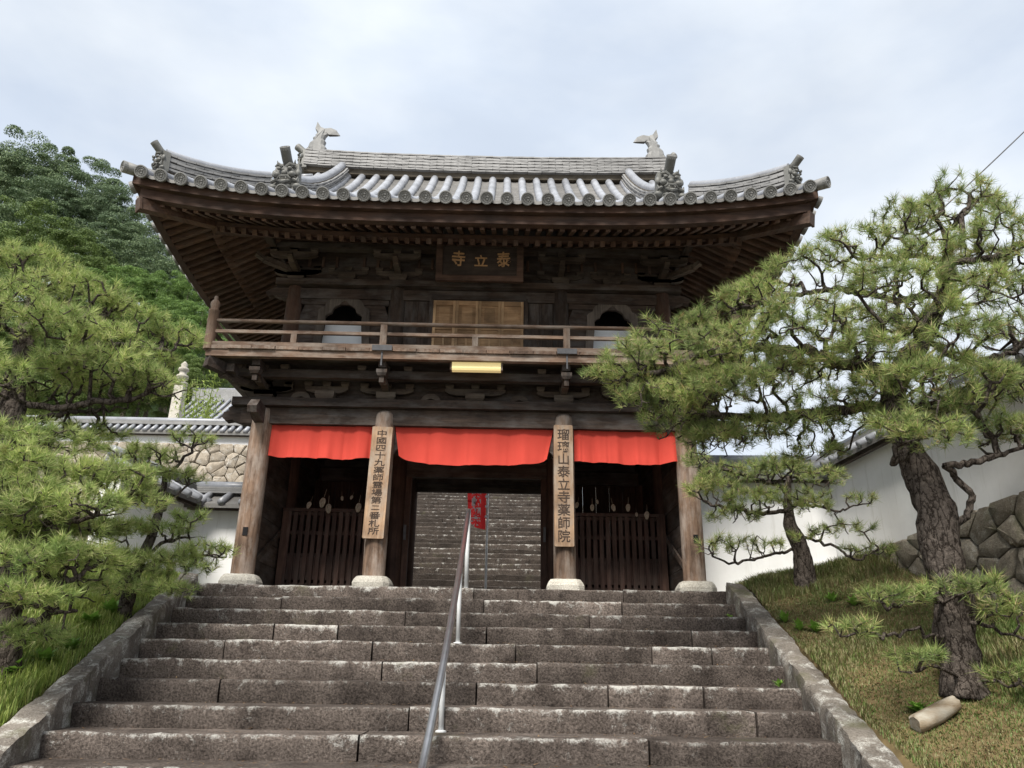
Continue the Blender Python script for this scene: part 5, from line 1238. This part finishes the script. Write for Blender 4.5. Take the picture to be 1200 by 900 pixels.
# yellow-green bamboo clump behind the parapet
def bamboo(px, py, Y, seed):
    rng = np.random.default_rng(seed); c = at(px, py, Y); root = tag(empty('bamboo_clump', (c.x, Y, 4.25)), 'airy yellow-green bamboo clump between the stone pillar and the tiled roof', 'bamboo')
    h = c.z-4.25; V = []
    for k in range(9):
        lx, ly = rng.normal(size=2)*.27; hh = h*rng.uniform(.55, 1.0); b0 = Vector((lx*.5, ly*.5, -.05)); t0 = Vector((lx*1.3, ly*1.3, hh)); MB().tube([b0, b0.lerp(t0, .5), t0], [.022, .018, .006], 6).build('stem', 'leaf_bamboo', root)
        z = rng.uniform(.25, 1, 130); p = np.array(b0)[None]+(np.array(t0)-np.array(b0))[None]*z[:, None] + rng.normal(size=(130, 3))*np.array([.16, .16, .1]); d = rng.normal(size=(130, 3)); d[:, 2] -= .5; d /= np.linalg.norm(d, axis=1, keepdims=True); s = np.cross(d, rng.normal(size=(130, 3))); s /= np.linalg.norm(s, axis=1, keepdims=True)
        V.append(np.stack([p-s*.018, p+s*.018, p+d*.16], 1).reshape(-1, 3))
    V = np.concatenate(V); link('leaves', fastmesh('leaves', V, np.arange(len(V)), 3, M['leaf_bamboo']), root)
bamboo(240, 434, 21.3, 3)

# grass on the banks
def grass(name, label, xr_, yr_, n, seed, mat, hfun, keep):
    rng = np.random.default_rng(seed); x = rng.uniform(*xr_, n); y = rng.uniform(*yr_, n); pts = []
    for a, b in zip(x, y):
        if keep(a, b): pts.append((a, b, ground_z(a, b)-.01, hfun(a, b)))
    p = np.array(pts); k = len(p); h = p[:, 3]*rng.uniform(.5, 1.3, k); th = rng.uniform(0, 6.283, k); ln = rng.uniform(.1, .75, k)
    side = np.stack([np.cos(th), np.sin(th), np.zeros(k)], 1)*(.0045+.01*h)[:, None]; b0 = p[:, :3]; lean = np.stack([-np.sin(th), np.cos(th), np.zeros(k)], 1)*(ln*h)[:, None]
    mid = b0+lean*.35+np.array([0, 0, 1])*(h*.6)[:, None]; tip = b0+lean+np.array([0, 0, 1])*(h*.95)[:, None]
    V = np.stack([b0-side, b0+side, mid+side*.7, mid-side*.7, tip], 1).reshape(-1, 3)
    base = (np.arange(k)*5)[:, None]; F = (np.array([[0, 1, 2, 0, 2, 3, 3, 2, 4]])+base).reshape(-1)
    o = link(name, fastmesh(name, V, F, 3, M[mat])); stuff(o); o['label'] = label; return o
gn = lambda a, b, s=1.: mn.noise(Vector((a*s, b*s, 4)))
grass('grass', 'long fresh green grass on the bank under the spreading pine', (-9.5, -4.0), (4.6, 12.3), 95000, 1, 'grass_l', lambda a, b: .10+.10*max(0, gn(a, b, 1.3))+.05*gn(a, b, 4), lambda a, b: a < xl(b)-.30)
grass('grass', 'short dry brownish grass and moss on the bank under the tall pine', (3.2, 6.4), (4.4, 12.5), 150000, 2, 'grass_r', lambda a, b: .032+.085*max(0, gn(a, b, .9)+.12)+(.10 if (a > 4.4 and b < 7.6) or b > 10.4 else 0)*max(0, .6+gn(a, b, 2)), lambda a, b: a > xr(b)+.33 and a < 6.0 - .10*(b-6) and (gn(a, b, 1.8) > -.6))
# fallen needles and leaves on the steps and the dry bank
def litter(name, label, xr_, yr_, n, seed, zf, keep):
    rng = np.random.default_rng(seed); P = []
    for a, b in zip(rng.uniform(*xr_, n), rng.uniform(*yr_, n)):
        if keep(a, b): P.append((a, b, zf(a, b)))
    p = np.array(P); k = len(p); th = rng.uniform(0, 6.28, k); L_ = rng.uniform(.03, .075, k)[:, None]; d = np.stack([np.cos(th), np.sin(th), rng.uniform(-.1, .25, k)], 1); sd_ = np.stack([-np.sin(th), np.cos(th), np.zeros(k)], 1)*rng.choice([.0022, .0022, .0022, .008], k)[:, None]
    V = np.stack([p-sd_, p+sd_, p+d*L_], 1).reshape(-1, 3); o = stuff(link(name, fastmesh(name, V, np.arange(len(V)), 3, M['litter']))); o['label'] = label
litter('fallen_needles', 'brown fallen pine needles scattered over the dry bank', (3.3, 6.2), (4.6, 12), 15000, 5, lambda a, b: ground_z(a, b)+.02, lambda a, b: a > xr(b)+.35 and a < 5.8)
def step_top(a, b): return -1.6 + RI*math.floor((b-D0)/TR) + .012
litter('fallen_needles', 'brown fallen pine needles lying on the worn stone steps', (-3.6, 2.8), (6.0, 11.0), 2600, 6, step_top, lambda a, b: ((b-D0)/TR) % 1 > .15 and (gn(a, b, 1.2) > -.1 or ((b-D0)/TR) % 1 > .8))
# broad-leaved weeds
def weed(label, p, s, n, seed, grp):
    rng = random.Random(seed); root = tag(empty('weed', p), label, 'weed', grp)
    for k in range(n):
        th = k*2.4+rng.uniform(-.3, .3); e = rng.uniform(.35, 1.2); L_ = s*rng.uniform(.6, 1.1); d = Vector((math.cos(th)*math.cos(e), math.sin(th)*math.cos(e), math.sin(e))); sd_ = Vector((-math.sin(th), math.cos(th), 0))*L_*.22; z = Vector((0, 0, s*.12*k/n*2))
        MB().add([z, z+d*L_*.4-sd_+Vector((0, 0, .02*s)), z+d*L_-Vector((0, 0, .2*L_)), z+d*L_*.4+sd_+Vector((0, 0, .02*s)), z+d*L_*.45], [(0, 1, 4), (1, 2, 4), (2, 3, 4), (3, 0, 4)]).build('leaf', 'weed', root)
WG = 'weeds on the bank'
q = at(910, 803, 8.5); weed('small green weed sprouting where a worn step meets the kerb', (xr(8.3)-.12, 8.28, -1.2), .13, 12, 1, None)
q = at(851, 715, 10.4); weed('tiny green weed at the end of an upper step beside the kerb', (xr(10.35)-.10, 10.4, -.4), .10, 8, 2, None)
for i, (px, py, Y) in enumerate(((908, 722, 9.4), (918, 716, 9.6), (935, 722, 9.3), (955, 728, 9.2), (1075, 835, 7.2), (1085, 840, 7.1), (1000, 700, 9.6), (975, 700, 9.9))):
    p = at(px, py, Y); weed('bright green leafy weed growing among the dry grass', (p.x, p.y, ground_z(p.x, p.y)-.005), .17, 16, 10+i, WG)
for i, (px, py, Y) in enumerate(((110, 700, 9.0), (60, 735, 8.0), (90, 720, 8.4), (20, 745, 7.6), (135, 690, 9.4), (40, 715, 8.3))):
    p = at(px, py, Y); weed('leafy bright shrublet under the spreading pine in green grass', (p.x, p.y, ground_z(p.x, p.y)-.005), .20, 40, 30+i, 'leafy plants under the spreading pine')
# cut log at the foot of the tall pine
a = at(1078, 862, 6.9); b = at(1122, 846, 7.0); a.z = ground_z(a.x, a.y)+.07; b.z = ground_z(b.x, b.y)+.09
lg = tag(empty('cut_log', tuple((a+b)/2)), 'short pale sawn log lying at the foot of the tall pine', 'log'); c = (a+b)/2; d = (b-a)*.55
lb = MB().tube([c-d-c, c-d*.9-c, c-c, c+d*.9-c, c+d-c], [.060, .074, .078, .074, .064], 16)
lb.v = [tuple(Vector(v)*(1+.22*mn.noise(Vector(v)*7)+.10*mn.noise(Vector(v)*22))) for v in lb.v]; o = lb.build('log_body', 'log', lg, True); smooth_by_angle(o.data, 45)
